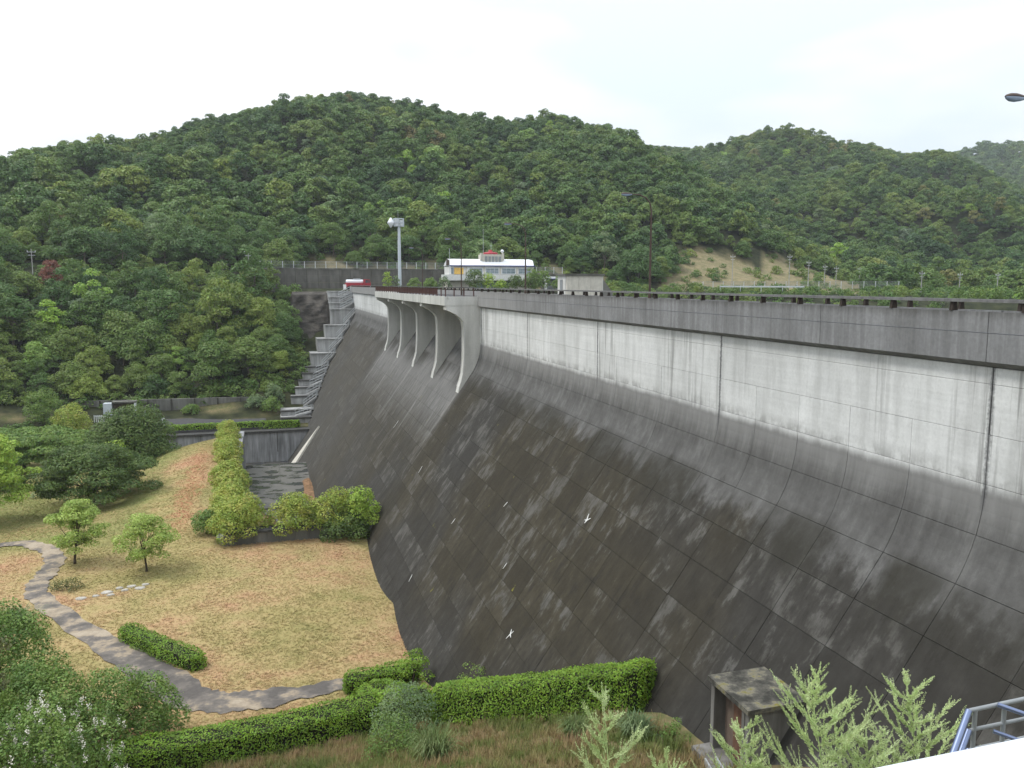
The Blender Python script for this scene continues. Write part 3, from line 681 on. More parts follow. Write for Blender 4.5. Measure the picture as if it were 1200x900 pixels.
bt = thing('bridge_railing', (16.75, 79.2, -1.3), 'maroon barred railing along the spillway bridge edge', 'railing')
yy = 79.3; k = 0
while yy < 134.2:
    MB().box(16.68, 16.78, yy-.05, yy+.05, -1.3, -.46).build('post', M['maroon'], bt)
    if yy > 81.5 and yy+2.1 < 134.4:
        m = MB()
        for j in range(14): m.box(16.715, 16.745, yy+.1+j*.138, yy+.165+j*.138, -1.12, -.5)
        m.box(16.705, 16.755, yy+.06, yy+2.05, -1.16, -1.10); m.build('bar_panel', M['maroon'], bt)
    yy += 2.11
MB().box(16.64, 16.82, 79.2, 134.3, -.46, -.38).build('top_rail', M['rail_grey'], bt)
MB().box(16.9, 19.7, 79.22, 79.32, -.46, -.38).build('end_rail', M['rail_grey'], bt)
for xx in (17.6, 18.6, 19.6): MB().box(xx-.05, xx+.05, 79.22, 79.32, -1.3, -.46).build('post', M['maroon'], bt)

# street lamps on the upstream edge
def lamp(loc, label):
    x, y, z0 = loc; t = thing('street_lamp', loc, label, 'street lamp', 'brown street lamps along the dam crest')
    H = 7.5
    MB().tube([(x, y, z0), (x, y, z0+.9)], .11, 10).tube([(x, y, z0+.9), (x, y, z0+4), (x, y, z0+H-1.0), (x-.12, y, z0+H-.5), (x-.42, y, z0+H-.18), (x-.9, y, z0+H), (x-1.45, y, z0+H+.03)], [.085, .07, .055, .052, .048, .044, .04], 10).build('pole', M['lamp_brown'], t)
    prof = [(.02, .02), (.06, .04), (.11, .22), (.15, .46), (.14, .64), (.085, .77), (.02, .82)]
    m = MB(); V = []; n = 14
    for r, h in prof:
        for k in range(n):
            a = math.pi*k/(n-1); V.append((x-1.42-h, y+r*1.15*math.cos(a), z0+H+.03+r*.75*math.sin(a)))
    m.add(V, [(i*n+k, i*n+k+1, (i+1)*n+k+1, (i+1)*n+k) for i in range(len(prof)-1) for k in range(n-1)], True)
    V2 = []
    for r, h in prof: V2 += [(x-1.42-h, y-r*1.15, z0+H+.03), (x-1.42-h, y+r*1.15, z0+H+.03)]
    m.add(V2, [(2*i, 2*i+1, 2*i+3, 2*i+2) for i in range(len(prof)-1)])
    m.build('lamp_head', M['lamp_brown'], t)
    m = MB(); V = []
    for r, h in prof[1:]:
        for k in range(n):
            a = math.pi*k/(n-1); V.append((x-1.42-h, y+r*.95*math.cos(a), z0+H+.02-r*1.0*math.sin(a)))
    m.add(V, [(i*n+k, i*n+k+1, (i+1)*n+k+1, (i+1)*n+k) for i in range(len(prof)-2) for k in range(n-1)], True).build('lens', M['lampglass'], t)
    return t
for y_, lb in [(21.2, 'brown street lamp whose head alone reaches in against the sky'), (50.9, 'tall brown street lamp with curved arm standing alone above the bright dam face'), (79.2, 'brown street lamp in front of the white office building, before its middle windows'),
               (108, 'brown street lamp at the left end of the white office building'), (137, 'farthest brown street lamp, just right of the pale siren mast')]:
    lamp((25.0, y_, -1.6), lb)

# ------------------------------------------------------------------ far bank: steps, walls, buildings
st = thing('abutment_steps', (8, 190, -20), 'stepped grey concrete abutment climbing the hillside at the far end of the dam', 'steps')
STEPS = [(14.1, 210, -1.9), (14.2, 208, -3.3), (14.2, 206, -4.75), (14.2, 204, -6.2), (12.6, 200, -9.9), (10.5, 196, -12.9), (8.6, 191, -15.9), (7.2, 187, -18.6), (6.4, 184, -19.7), (5.5, 181, -20.9), (4.6, 177, -22.0), (3.6, 173, -23.3), (1.4, 166, -25.2), (1.3, 162, -26.0)]
def damX(z): return 20.25 if z > -6 else slopeX(z)+.05
for i, (xl, y0, zt) in enumerate(STEPS):
    zb = STEPS[i+1][2]-1.5 if i+1 < len(STEPS) else -33.5
    yb = y0+8
    xr = min(damX(zt)+1.2, 21.0)
    MB().box(xl, xr, y0, yb, zb-3, zt-.22).build('step_block', M['step'], st)
    MB().box(xl-.12, xr, y0-.3, y0+1.2, zt-.22, zt).build('step_coping', M['chan_cap'] if i > 6 else M['step'], st)
hr = thing('stair_handrail', (10, 185, -18), 'thin galvanised handrails zigzagging up the stepped abutment', 'handrail')
for i in range(len(STEPS)-1):
    xl, y0, zt = STEPS[i]; zl = STEPS[i+1][2]; yl = STEPS[i+1][1]; wdt = damX(zt)-xl
    xa, xb = xl+.42*wdt, xl+.9*wdt; yf = y0-.75
    m = MB()
    for s in (0,):
        for hh in (.45, 1.05): m.bar((xa, yf-s, zl+hh), (xb, yf-s, zt+hh), .11)
        for k in range(5):
            t_ = k/4; m.bar((xa+(xb-xa)*t_, yf-s, zl+(zt-zl)*t_), (xa+(xb-xa)*t_, yf-s, zl+(zt-zl)*t_+1.05), .06)
    m.build('sloping_rail', M['galv'], hr)
    MB().prism([(xa, zl), (xb, zt), (xb, zt-.35), (xa, zl-.35)], 'Y', yf-.75, yf+.05).build('stair_string', M['step'], hr)
    m = MB(); xr = damX(zt)-.2
    for hh in (.4, .75, 1.1): m.bar((xb, y0-.25, zt+hh), (xr, y0-.25, zt+hh), .06)
    for k in range(4): m.bar((xb+(xr-xb)*k/3, y0-.25, zt), (xb+(xr-xb)*k/3, y0-.25, zt+1.1), .06)
    m.build('landing_rail', M['galv'], hr)
# rock cut beside the steps
RX, RZ = np.meshgrid(np.linspace(0, 1, 26), np.linspace(0, 1, 22), indexing='ij')
V = []; F = []
for i in range(26):
    for j in range(22):
        u, v = RX[i, j], RZ[i, j]; x = 4.8+u*10.4-(1-v)*1.0; z_ = -17+v*14.9; yb = 203.5+v*8.5+1.6*math.sin(u*4+.4)*(.3+.7*(1-v))
        n_ = .7*math.sin(x*.9+z_*.7)+.45*math.sin(x*1.7-z_*1.5)+.15*math.sin(z_*4+x*1.1)
        if u < .08: yb += 4*(1-u/.08); z_ -= 1.2*(1-u/.08)
        V.append((x, yb+n_*.45+(3.5 if v > .97 else 0), z_))
F = [(i*22+j, (i+1)*22+j, (i+1)*22+j+1, i*22+j+1) for i in range(25) for j in range(21)]
tagp(link('rock_face', raw_mesh('rock_face', V, F), M['rock']), kind='structure')

# basin / channel walls and floor
cw = thing('channel_wall', (-15, 155.3, -30), 'tall streaked grey concrete wall closing the far side of the spillway channel', 'wall')
x = -40.0
while x < 6.0:
    x1 = min(x+4.0, 6.4); MB().box(x+.012, x1-.012, 155.0, 156.6, -34, -27.45).build('wall_panel', M['chan'], cw); x = x1
MB().box(-40, 7.2, 154.6, 156.7, -27.44, -27.12).build('wall_cap', M['chan_cap'], cw)
for x in (-17.5, -8, .5): MB().box(x-.05, x+.05, 154.9, 154.99, -31.2, -27.45).build('drain_stain_pipe', M['joint'], cw)
nw = thing('near_basin_wall', (2, 78.4, -24), 'low dark weathered concrete wall at the end of the lawn under the round shrubs', 'wall')
x = -4.9
while x < 9.3:
    x1 = min(x+1.3, 9.6); MB().box(x+.01, x1-.01, 78.0+.01*rnd.random(), 79.4, -33, -23.35).build('wall_panel', M['old'], nw); x = x1
MB().box(-4.9, 9.4, 77.9, 79.5, -23.34, -23.18).build('wall_cap', M['chan_cap'], nw)
lw = thing('basin_side_wall', (-5.2, 107, -28), 'concrete side wall of the stilling basin below the long shrub row', 'wall')
y = 79.6
while y < 138:
    y1 = min(y+4, 138.5); MB().box(-5.6, -4.7, y+.01, y1-.01, -34, -24.1).build('wall_panel', M['chan'], lw); y = y1
MB().box(-4.6, 8.0, 79.5, 108.5, -34, -29.5).box(-4.6, 8.0, 108.53, 122, -34, -29.34).box(-4.6, .6, 122.03, 135.9, -34, -29.35).box(.64, 6.5, 122.03, 135.9, -34, -29.36).build('basin_slab', M['wet'], None, (0, 110, -30))
bpy.data.objects['basin_slab']['kind'] = 'structure'
MB().box(-60, 8, 135.9, 154.9, -34.5, -33.0).build('channel_floor', M['wet'], None, (0, 145, -34)); bpy.data.objects['channel_floor']['kind'] = 'structure'
MB().box(-24, -1.5, 156.72, 171.5, -27.6, -26.72).build('parking_lot', M['asphalt'], None, (0, 165, -27)); bpy.data.objects['parking_lot']['kind'] = 'structure'
def heap(name, cx, cy, cz, rx, ry, h, seed):
    V = [(0, 0, h)]; F = []; n = 18; r_ = random.Random(seed); ang = [r_.uniform(.75, 1.15) for _ in range(n)]
    for i, q in enumerate((.3, .6, .85, 1.0)):
        for k in range(n):
            a = 6.283*k/n; V.append((rx*q*ang[k]*math.cos(a), ry*q*ang[k]*math.sin(a), h*(1-q*q)+r_.uniform(-.06, .06)-(.3 if i == 3 else 0)))
    for k in range(n): F.append((0, 1+k, 1+(k+1) % n))
    for i in range(3):
        for k in range(n): F.append((1+i*n+k, 1+(i+1)*n+k, 1+(i+1)*n+(k+1) % n, 1+i*n+(k+1) % n))
    me = raw_mesh(name, V, F); return tagp(link(name, me, M['soilm'], None, (cx, cy, cz)), kind='structure')
ts = NT('orange_soil'); M['soilm'] = ts.done(ts.bsdf(ts.ramp(ts.noise(1.5), [(.35, (.13, .08, .045)), (.65, (.27, .165, .095))]), .95, 0, .1, ts.noise(6), .5, .05))
heap('soil_bank', 4.6, 117, -29.4, 1.2, 9, .35, 1); heap('soil_bank', -2.6, 101, -29.5, 2.4, 9, .9, 2); heap('soil_bank', -7, 172.5, -26.9, 8, 2.4, .7, 3); heap('soil_bank', 4.5, 90, -29.5, 3.0, 8, .8, 5)

bw = thing('platform_back_wall', (-14, 179, -26), 'long weathered grey wall at the foot of the wooded slope behind the parking lot', 'wall')
pts = [(-38, 179.5), (2.5, 175.5)]
n = 9
for i in range(n):
    a = Vector((pts[0][0]+(pts[1][0]-pts[0][0])*i/n, pts[0][1]+(pts[1][1]-pts[0][1])*i/n, 0)); b = Vector((pts[0][0]+(pts[1][0]-pts[0][0])*(i+1)/n, pts[0][1]+(pts[1][1]-pts[0][1])*(i+1)/n, 0))
    dd = (b-a).normalized(); a += dd*.03; b -= dd*.03
    MB().bar((a.x, a.y, -25.3), (b.x, b.y, -25.3), .5, 3.6).build('wall_panel', M['old'], bw)
    if i: MB().box(a.x-.14, a.x+.14, a.y-.5, a.y-.26, -27.2, -23.5).build('buttress', M['joint'], bw)

# retaining wall with mesh fence above the plaza
rw = thing('retaining_wall', (25, 230, -1.6), 'long grey block retaining wall with vertical ribs behind the pale siren mast', 'wall')
W0, W1 = Vector((-2.0, 225.0, 0)), Vector((88, 240.0, 0)); wd_ = (W1-W0).normalized(); L = (W1-W0).length
i = 0; s = 0
while s < L:
    e = min(s+3, L); zt = 4.1 if s < 52 else 3.0
    for z0, z1 in ((-1.9, .2), (.22, 2.1), (2.12, zt-.35)):
        a, b = W0+wd_*(s+.03), W0+wd_*(e-.03)
        MB().bar((a.x, a.y+(z0+2)*.12, (z0+z1)/2), (b.x, b.y+(z0+2)*.12, (z0+z1)/2), .6, z1-z0).build('wall_panel', M['stone'], rw)
    a, b = W0+wd_*s, W0+wd_*(e-.02)
    MB().bar((a.x, a.y+.5, zt-.17), (b.x, b.y+.5, zt-.17), .9, .34).build('wall_coping', M['old'], rw)
    s = e
def mesh_fence(name, A, B, zs, step, h, label, group=None):
    A, B = Vector(A), Vector(B); t = thing(name, A, label, 'fence', group); L = (B-A).length; n = int(L/step)
    for i in range(n+1):
        p = A.lerp(B, i/n); MB().bar(p, p+Vector((0, 0, h)), .16).build('post', M['galv'], t)
        if i < n:
            q = A.lerp(B, (i+1)/n); m = MB()
            for hh in (.15, h*.5, h-.05): m.bar(p+Vector((0, 0, hh)), q+Vector((0, 0, hh)), .05)
            for k in range(1, 14): u = p.lerp(q, k/14); m.bar(u+Vector((0, 0, .15)), u+Vector((0, 0, h-.05)), .035)
            m.build('mesh_panel', M['galv_dark'], t)
    return t
mesh_fence('mesh_fence', (-2, 226, 4.1), (49.3, 234.5, 4.1), 0, 2.85, 1.85, 'grey mesh fence on the retaining wall left of the office building')
mesh_fence('mesh_fence', (70, 237.5, 3.0), (88, 240.5, 3.0), 0, 2.85, 2.0, 'grey mesh fence right of the white office building')
mesh_fence('mesh_fence', (129, 232, -1.6), (176, 196, -1.6), 0, 3.0, 2.2, 'long pale fence at the foot of the bare tan slope')
# guardrail in front of the bare slope
gt = thing('road_guardrail', (120, 215, -2), 'pale steel guardrail on the far bank road below the bare slope', 'guardrail')
for k in range(4):
    a = Vector((122+k*4, 204-k*4.0, -.9)); b = a+Vector((4, -4.0, 0)); MB().bar(a, b, .08, .4).build('beam', M['galv'], gt); MB().bar(a-Vector((0, 0, 1.4)), a+Vector((0, 0, .3)), .12).build('post', M['galv'], gt)

# siren mast
mx, my = 33.3, 216.0
mt = thing('siren_mast', (mx, my, -1.6), 'tall pale grey mast with a white diamond-shaped horn beside its top cage', 'mast')
MB().tube([(mx, my, -1.7), (mx, my, 7), (mx, my, 15.2)], [.48, .42, .36], 14).build('pole', M['mast'], mt)
m = MB()
for xx in (-1.3, -.0, 1.2):
    for yy in (-.6, .6): m.box(mx+xx-.07, mx+xx+.07, my+yy-.07, my+yy+.07, 14.9, 16.9)
for zz in (14.95, 15.9, 16.85):
    for yy in (-.6, .6): m.box(mx-1.3, mx+1.25, my+yy-.05, my+yy+.05, zz-.07, zz+.07)
m.box(mx-1.35, mx+1.3, my-.65, my+.65, 14.8, 14.92); m.build('cage', M['mast'], mt)
MB().box(mx-1.0, mx-.1, my-.4, my+.4, 15.0, 16.7).box(mx+.3, mx+1.0, my-.4, my+.4, 15.1, 16.5).build('control_box', M['galv'], mt)
MB().lathe((mx-2.1, my, 15.75), [(.02, -1.35), (.25, -1.15), (.95, -.05), (.95, .05), (.25, 1.15), (.02, 1.35)], 20).build('horn', M['white_paint'], mt)
MB().bar((mx-1.5, my, 15.75), (mx-1.0, my, 15.75), .3).build('bracket', M['mast'], mt)
MB().tube([(mx-.2, my, 16.9), (mx-.2, my, 19.2)], .03, 6).build('antenna', M['galv'], mt)

# red and white tanker truck
tr = thing('tanker_truck', (22, 214.5, -1.6), 'red truck with a long white tank parked at the far end of the dam crest', 'truck')
cab = [(23.6, -.75), (25.3, -.75), (25.35, .1), (25.05, .95), (23.7, 1.05)]
MB().prism(cab, 'Y', 213.4, 215.6).build('cab', M['red'], tr)
MB().prism([(24.75, .15), (25.2, .15), (24.98, .8), (24.7, .85)], 'Y', 213.35, 213.42).prism([(23.95, .15), (24.65, .15), (24.6, .85), (23.95, .85)], 'Y', 213.35, 213.42).build('window', M['glass_dark'], tr)
MB().add([(25.36, 213.55, .15), (25.36, 215.45, .15), (25.10, 215.45, .88), (25.10, 213.55, .88), (25.3, 213.55, .15), (25.3, 215.45, .15)], [(0, 1, 2, 3), (0, 4, 5, 1)]).build('windscreen', M['glass_dark'], tr)
MB().box(18.9, 23.55, 213.5, 215.5, -.85, .1).build('chassis', M['red'], tr)
MB().lathe((19.1, 214.5, .42), [(.35, 0), (.52, .12), (.55, .3), (.55, 4.1), (.52, 4.3), (.35, 4.42)], 18, 'X').build('tank', M['white_paint'], tr)
MB().box(21.0, 22.8, 214.2, 214.8, .93, 1.2).build('hatch_rail', M['galv'], tr)
for xx in (19.8, 24.4):
    for yy in (213.45, 215.2): MB().lathe((xx, yy, -1.1), [(.2, 0), (.46, .03), (.5, .1), (.46, .27), (.2, .3)], 16, 'Y').build('wheel', M['tyre'], tr)
MB().box(25.2, 25.42, 213.5, 215.5, -.95, -.7).build('bumper', M['galv'], tr)
MB().box(18.2, 18.9, 211.6, 212.2, -1.6, -.3).build('gate_post', M['white_wall'], None, (18.5, 212, -1.6)); tagp(bpy.data.objects['gate_post'], 'short white block post at the end of the parapet below the truck', 'post')

# office building
ob = thing('office_building', (58, 216, -1.6), 'long white two-storey dam office with a bright metal roof and central tower', 'building')
MB().box(46.4, 69.6, 213.2, 221, 2.35, 4.5).build('upper_wall', M['white_wall'], ob)
MB().box(43.9, 68.5, 211.3, 213.1, .75, 2.3).build('balcony_wall', M['white_wall'], ob)
MB().box(45.6, 69.4, 213.15, 221, -1.7, 2.3).build('lower_wall', M['beige'], ob)
x = 46.2
while x < 69.3:
    x1 = x+1.95
    MB().prism([(212.7, 4.72), (213.9, 6.15), (216.9, 6.55), (216.9, 4.72)], 'X', x+.008, x1-.008).build('roof_sheet', M['roof_metal'], ob); x = x1
MB().prism([(216.93, 4.72), (216.93, 6.5), (221.3, 4.72)], 'X', 46.2, 69.6).build('roof_back', M['roof_metal'], ob)
MB().box(45.9, 69.9, 212.55, 212.75, 4.5, 4.78).build('fascia', M['blue_trim'], ob)
MB().prism([(212.8, 4.8), (213.9, 6.22), (217, 6.62), (217, 4.8)], 'X', 46.08, 46.18).build('verge', M['lamp_brown'], ob)
for x0, x1 in ((51.5, 55.2), (56.1, 59.7), (60.6, 64.4), (65.3, 68.9)):
    f = MB().box(x0, x1, 213.02, 213.18, 2.55, 4.05).build('window', M['white_paint'], ob)
    nP = 3
    for k in range(nP):
        w_ = (x1-x0-.1)/nP
        for z0, z1 in ((2.62, 3.28), (3.34, 3.98)): MB().box(x0+.06+k*w_, x0+k*w_+w_, 212.98, 213.015, z0, z1).build('pane', M['glass'], f)
MB().box(47.4, 49.9, 212.95, 213.17, 2.4, 4.15).build('yellow_panel', M['yellow'], ob)
MB().box(46.6, 47.2, 212.98, 213.17, 2.5, 4.1).build('side_window', M['glass'], ob)
for x in (50.7, 55.65, 60.15, 64.85, 69.2): MB().box(x-.12, x+.12, 212.9, 213.17, 2.32, 4.5).build('pilaster', M['beige'], ob)
for x0, x1 in ((53, 56), (56.3, 59.3), (59.6, 62.6)): MB().box(x0, x1, 213.0, 213.12, -1.5, .5).build('ground_glazing', M['glass'], ob)
tw_ = MB().box(55.3, 60.9, 213.6, 218, 4.75, 7.75).build('tower', M['beige'], ob)
for k in range(5): MB().box(56.0+k*.95, 56.7+k*.95, 213.52, 213.59, 5.4, 7.2).build('tower_slot', M['galv_dark'], tw_)
MB().lathe((58.1, 215.8, 7.75), [(2.1, 0), (2.15, .3), (1.9, .55), (.6, .75), (.5, 1.2), (.2, 1.25)], 8).build('tower_roof', M['red'], ob)
for x in (55.0, 61.1): MB().box(x-.25, x+.25, 213.5, 214.2, 6.2, 8.1).build('tower_corner', M['beige'], ob)
MB().lathe((61.0, 214.2, 8.1), [(.05, 0), (.35, .2), (.5, .5), (.35, .85), (.05, 1.0)], 14).build('radome', M['white_paint'], ob)
MB().tube([(55.9, 215, 7.7), (55.9, 215, 14.6)], [.06, .03], 6).build('antenna', M['galv'], ob)
MB().tube([(58.3, 215.8, 8.7), (58.3, 215.8, 11)], [.06, .03], 6).bar((57.9, 215.8, 10.2), (58.7, 215.8, 10.2), .06).build('antenna', M['galv'], ob)
MB().tube([(45.9, 212, 2.2), (45.9, 212, 9.2)], [.07, .05], 6).build('flag_pole', M['galv'], ob)
ann = thing('annex_shelter', (79, 214, -1.6), 'white flat-roofed carport between the office building and the concrete shed', 'shelter')
MB().box(72.6, 78.6, 211.5, 216, 1.2, 1.85).build('roof', M['roof_metal'], ann); MB().box(72.5, 78.7, 211.4, 211.49, 1.1, 1.3).build('fascia', M['blue_trim'], ann)
for x in (72.8, 78.2): MB().box(x-.3, x+.3, 211.8, 212.4, -1.7, 1.19).build('column', M['white_wall'], ann)
MB().box(73.2, 78, 215.2, 215.6, -1.7, 1.19).build('back_wall', M['galv_dark'], ann)
rb = MB().box(76, 92, 223, 226, -1.7, 2.1).build('embankment_wall', M['stone'], None, (84, 224, -1.7)); tagp(rb, 'dark concrete embankment wall behind the concrete shed', 'wall')

# concrete shed on the reservoir side
sh = thing('concrete_shed', (32.5, 83.5, -1.6), 'small grey concrete shed with a dark flat roof behind the dam railing', 'shed')
for k in range(3): MB().box(30.55+k*1.37, 30.55+k*1.37+1.345, 82.0, 82.25, -1.7, .82).build('wall_panel', M['beige'], sh)
for k in range(2): MB().box(30.55+1.345+k*1.37-.02, 30.55+1.345+k*1.37+.045, 82.12, 82.2, -.9, .7).build('drain_slot', M['joint'], sh)
MB().box(30.5, 30.74, 82.27, 84.8, -1.7, .82).build('side_wall', M['pier'], sh)
MB().box(34.5, 34.72, 82.02, 84.8, -1.7, .82).build('side_wall', M['pier'], sh)
MB().box(30.45, 30.497, 83.2, 84.0, -1.4, .4).build('door', M['galv_dark'], sh)
MB().box(30.3, 34.85, 81.8, 85.0, .83, 1.02).build('roof', M['old'], sh)
MB().prism([(34.73, .75), (36.1, -1.0), (36.1, -1.7), (34.73, -1.7)], 'Y', 82.6, 84.8).build('side_ramp', M['old'], sh)
MB().box(30.2, 36.6, 81.7, 85.2, -30, -1.71).box(25.6, 30.19, 82.6, 84.2, -2.2, -1.71).build('intake_tower', M['pier'], sh)

# utility poles
def upole(x, y, z0, H, label, arm=1.0):
    t = thing('utility_pole', (x, y, z0), label, 'utility pole', 'utility poles along the hillside roads')
    MB().tube([(x, y, z0-.3), (x, y, z0+H)], [.13, .09], 8).build('pole', M['pole'], t)
    MB().bar((x-arm, y, z0+H-.8), (x+arm, y, z0+H-.8), .12).bar((x-arm*.8, y, z0+H-1.6), (x+arm*.8, y, z0+H-1.6), .10).build('crossarm', M['galv'], t)
    for q in (-.9, 0, .9): MB().lathe((x+q*arm, y, z0+H-.72), [(.04, 0), (.09, .05), (.09, .2), (.03, .3)], 8).build('insulator', M['white_wall'], t)
    return t
upole(-56.9, 232, -.8, 9.4, 'pale utility pole above the reddish tree, far left on the hillside road')
upole(-5.0, 230, .0, 8.9, 'pale utility pole just left of the retaining wall')
for a_, e1, r_, lb in [(24.7, .0358, 262, 'thin grey utility pole left of the tall street lamp'), (31.65, .0339, 262, 'pale utility pole in front of the bare tan slope, nearest to the street lamp'), (35.3, .0332, 255, 'tallest pale utility pole at the right part of the bare tan slope'),
                      (36.5, .0262, 265, 'pale utility pole just right of the tallest pole on the bare slope'), (37.5, .0212, 285, 'pale utility pole near the right tip of the bare slope, left of a twin'), (38.2, .0192, 290, 'pale utility pole near the right tip of the bare slope, right of a twin'),
                      (39.6, .0181, 300, 'grey utility pole where the bare slope meets the green trees'), (41.1, .0132, 330, 'small grey utility pole among bright green trees right of the bare slope'), (43.2, .0135, 250, 'pale utility pole third from the right edge above the dam railing'),
                      (45.3, .012, 260, 'pale utility pole second from the right edge above the dam railing'), (47.3, .0115, 265, 'rightmost pale utility pole above the dam railing')]:
    x, y = r_*math.sin(R(a_)), r_*math.cos(R(a_)); top = e1*r_; H = min(10, max(5.5, top+2.2)); upole(x, y, top-H, H, lb, .8)

# lower platform furniture
pf = thing('picket_fence', (-30, 171, -26.9), 'white picket fence around the small pump station', 'fence')
def picket(a, b):
    a, b = Vector(a), Vector(b); L = (b-a).length; n = int(L/.35)
    for k in range(n+1):
        p = a.lerp(b, k/n); MB().bar(p, p+Vector((0, 0, 1.75)), .11, .06).build('picket', M['white_paint'], pf)
    for hh in (.3, 1.55): MB().bar(a+Vector((0, .06, hh)), b+Vector((0, .06, hh)), .06, .12).build('rail', M['white_paint'], pf)
picket((-33.2, 171, -27), (-25.6, 169.5, -27)); picket((-25.5, 169.6, -27), (-24.6, 174.5, -27))
pk = thing('pump_station', (-29.5, 175.5, -27), 'small open pump kiosk with pale blue post and brown interior behind the white fence', 'kiosk')
MB().box(-32.2, -30.6, 174.5, 176.3, -27.2, -23.6).build('cabinet', M['mast'], pk)
MB().box(-30.5, -26.6, 175.6, 176.2, -27.2, -23.8).build('back_panel', M['lamp_brown'], pk)
MB().box(-26.6, -26.2, 174.6, 175.0, -27.2, -23.6).build('post', M['white_paint'], pk)
MB().box(-30.6, -26.2, 174.4, 176.3, -23.58, -23.3).build('roof_beam', M['old'], pk)
for k in range(3): MB().lathe((-29.8+k*1.1, 175.2, -27.2), [(.3, 0), (.35, .1), (.35, 2.2), (.2, 2.5)], 10).build('pump_tank', M['bark_grey'], pk)
for x, y, zt, lb in [(-20.0, 163.5, -25.5, 'white capped bollard behind the dark round tree'), (-19.4, 158.2, -26.4, 'short white post at the left end of the clipped platform hedge')]:
    b = thing('bollard', (x, y, -27.2), lb, 'bollard'); MB().tube([(x, y, -27.3), (x, y, zt)], .2, 10).build('post', M['white_paint'], b); MB().lathe((x, y, zt), [(.3, 0), (.32, .12), (.2, .25)], 10).build('cap', M['white_paint'], b)

# gallery hut at the dam toe
gh = thing('gallery_hut', (15.0, 22.2, -16), 'open-fronted concrete hut with lichen-spotted flat roof at the foot of the dam', 'hut')
tl = NT('lichen_roof'); nl = tl.noise(1.6, (1, 1, 1), 5, .65); n3 = tl.noise(9)
lc = tl.ramp(nl, [(.4, (.045, .045, .040)), (.52, (.10, .097, .085)), (.60, (.19, .18, .14)), (.68, (.17, .155, .035))])
M['lichen'] = tl.done(tl.bsdf(tl.mix(.4, lc, tl.ramp(n3, [(.3, .6), (.7, 1.1)]), 'MULTIPLY'), .95, 0, .15, n3, .4, .02))
MB().box(14.0, 16.35, 20.95, 23.42, -13.54, -13.38).build('roof', M['lichen'], gh)
MB().box(14.1, 16.1, 21.05, 21.25, -16.6, -13.545).build('side_wall', M['hut'], gh)
MB().box(14.1, 16.1, 23.12, 23.32, -16.6, -13.545).build('side_wall', M['hut'], gh)
MB().box(14.55, 14.7, 21.26, 23.11, -16.6, -13.545).build('door_wall', plain('stained_inner_wall', (.17, .13, .105), .9, wear=.5, scale=1.5), gh)
MB().box(14.48, 14.545, 21.6, 22.5, -15.9, -13.95).build('door', plain('stained_door', (.14, .075, .05), .9, wear=.4, scale=2), gh)
MB().box(14.08, 14.3, 21.27, 21.42, -16.6, -13.545).build('front_post', M['hut'], gh)
MB().box(13.5, 15.2, 20.8, 23.5, -16.8, -15.92).build('floor_slab', M['hut'], gh)
dc = thing('drain_channel', (13.9, 22, -16.2), 'narrow galvanised drain channel leading down from the concrete hut', 'drain')
for s in (-.2, .2): MB().bar((13.6+s, 22.4, -15.85), (12.2+s, 18.6, -14.7), .05, .25).build('side', M['galv'], dc)
MB().bar((13.6, 22.4, -15.97), (12.2, 18.6, -14.82), .38, .04).build('bed', M['galv_dark'], dc)

# near viewing deck: white guard rail, steel stair rails
wr = thing('white_guardrail', (1.2, .9, -1.7), 'broad white painted rail cap close to the viewer in the bottom corner', 'railing')
m = MB(); m.prism([(.80, -.775), (.965, -.775), (.978, -.765), (.978, -.757), (.97, -.75), (.79, -.75), (.78, -.76)], 'X', .2, 3.2); m.build('rail_cap', plain('rail_cap_paint', (.56, .60, .66), .5, wear=.1, scale=6), wr)
for x in (.45, 1.75, 3.05): MB().box(x-.03, x+.03, .86, .92, -1.75, -.776).build('post', M['white_paint'], wr)
MB().box(.2, 3.2, .885, .9, -1.45, -1.41).build('lower_rail', M['white_paint'], wr)
MB().box(-2.2, 5.2, -4, .85, -1.95, -1.74).build('viewing_deck', M['old'], None, (0, 0, -1.7)); bpy.data.objects['viewing_deck']['kind'] = 'structure'
sr = thing('stair_railing', (4.2, 3.7, -3.5), 'shiny steel stair handrails just beyond the white rail cap', 'railing')
def pipe(name, a, b, r, mat=M['steel_blue']): MB().tube([a, b], r, 10).build(name, mat, sr)
pipe('top_rail', (4.02, 3.69, -2.6), (5.2, 3.70, -2.58), .014, M['galv_dark'])
pipe('mid_rail', (4.04, 3.69, -2.73), (5.2, 3.70, -2.72), .012, M['galv_dark']); pipe('low_rail', (4.05, 3.69, -2.86), (5.2, 3.70, -2.85), .012, M['galv_dark'])
for x in (4.07, 4.30, 4.62): pipe('post', (x, 3.69, -3.6), (x, 3.69, -2.6), .014, M['galv_dark'])
for k, (dz, dx) in enumerate(((0, 0), (-.13, .01), (-.26, .02))):
    pipe('sloping_rail', (4.02+dx, 3.69, -2.6+dz), (3.25+dx, 3.30, -3.25+dz), .021)
pipe('stair_rail', (4.22, 3.67, -2.58), (4.75, 3.2, -2.72), .015); pipe('stair_rail', (4.20, 3.67, -2.75), (4.75, 3.2, -2.9), .013)
pipe('stair_post', (4.44, 3.6, -3.4), (4.5, 3.62, -2.6), .02)
MB().box(3.1, 5.3, 2.9, 3.8, -3.75, -3.6).build('stair_landing', M['galv_dark'], sr)

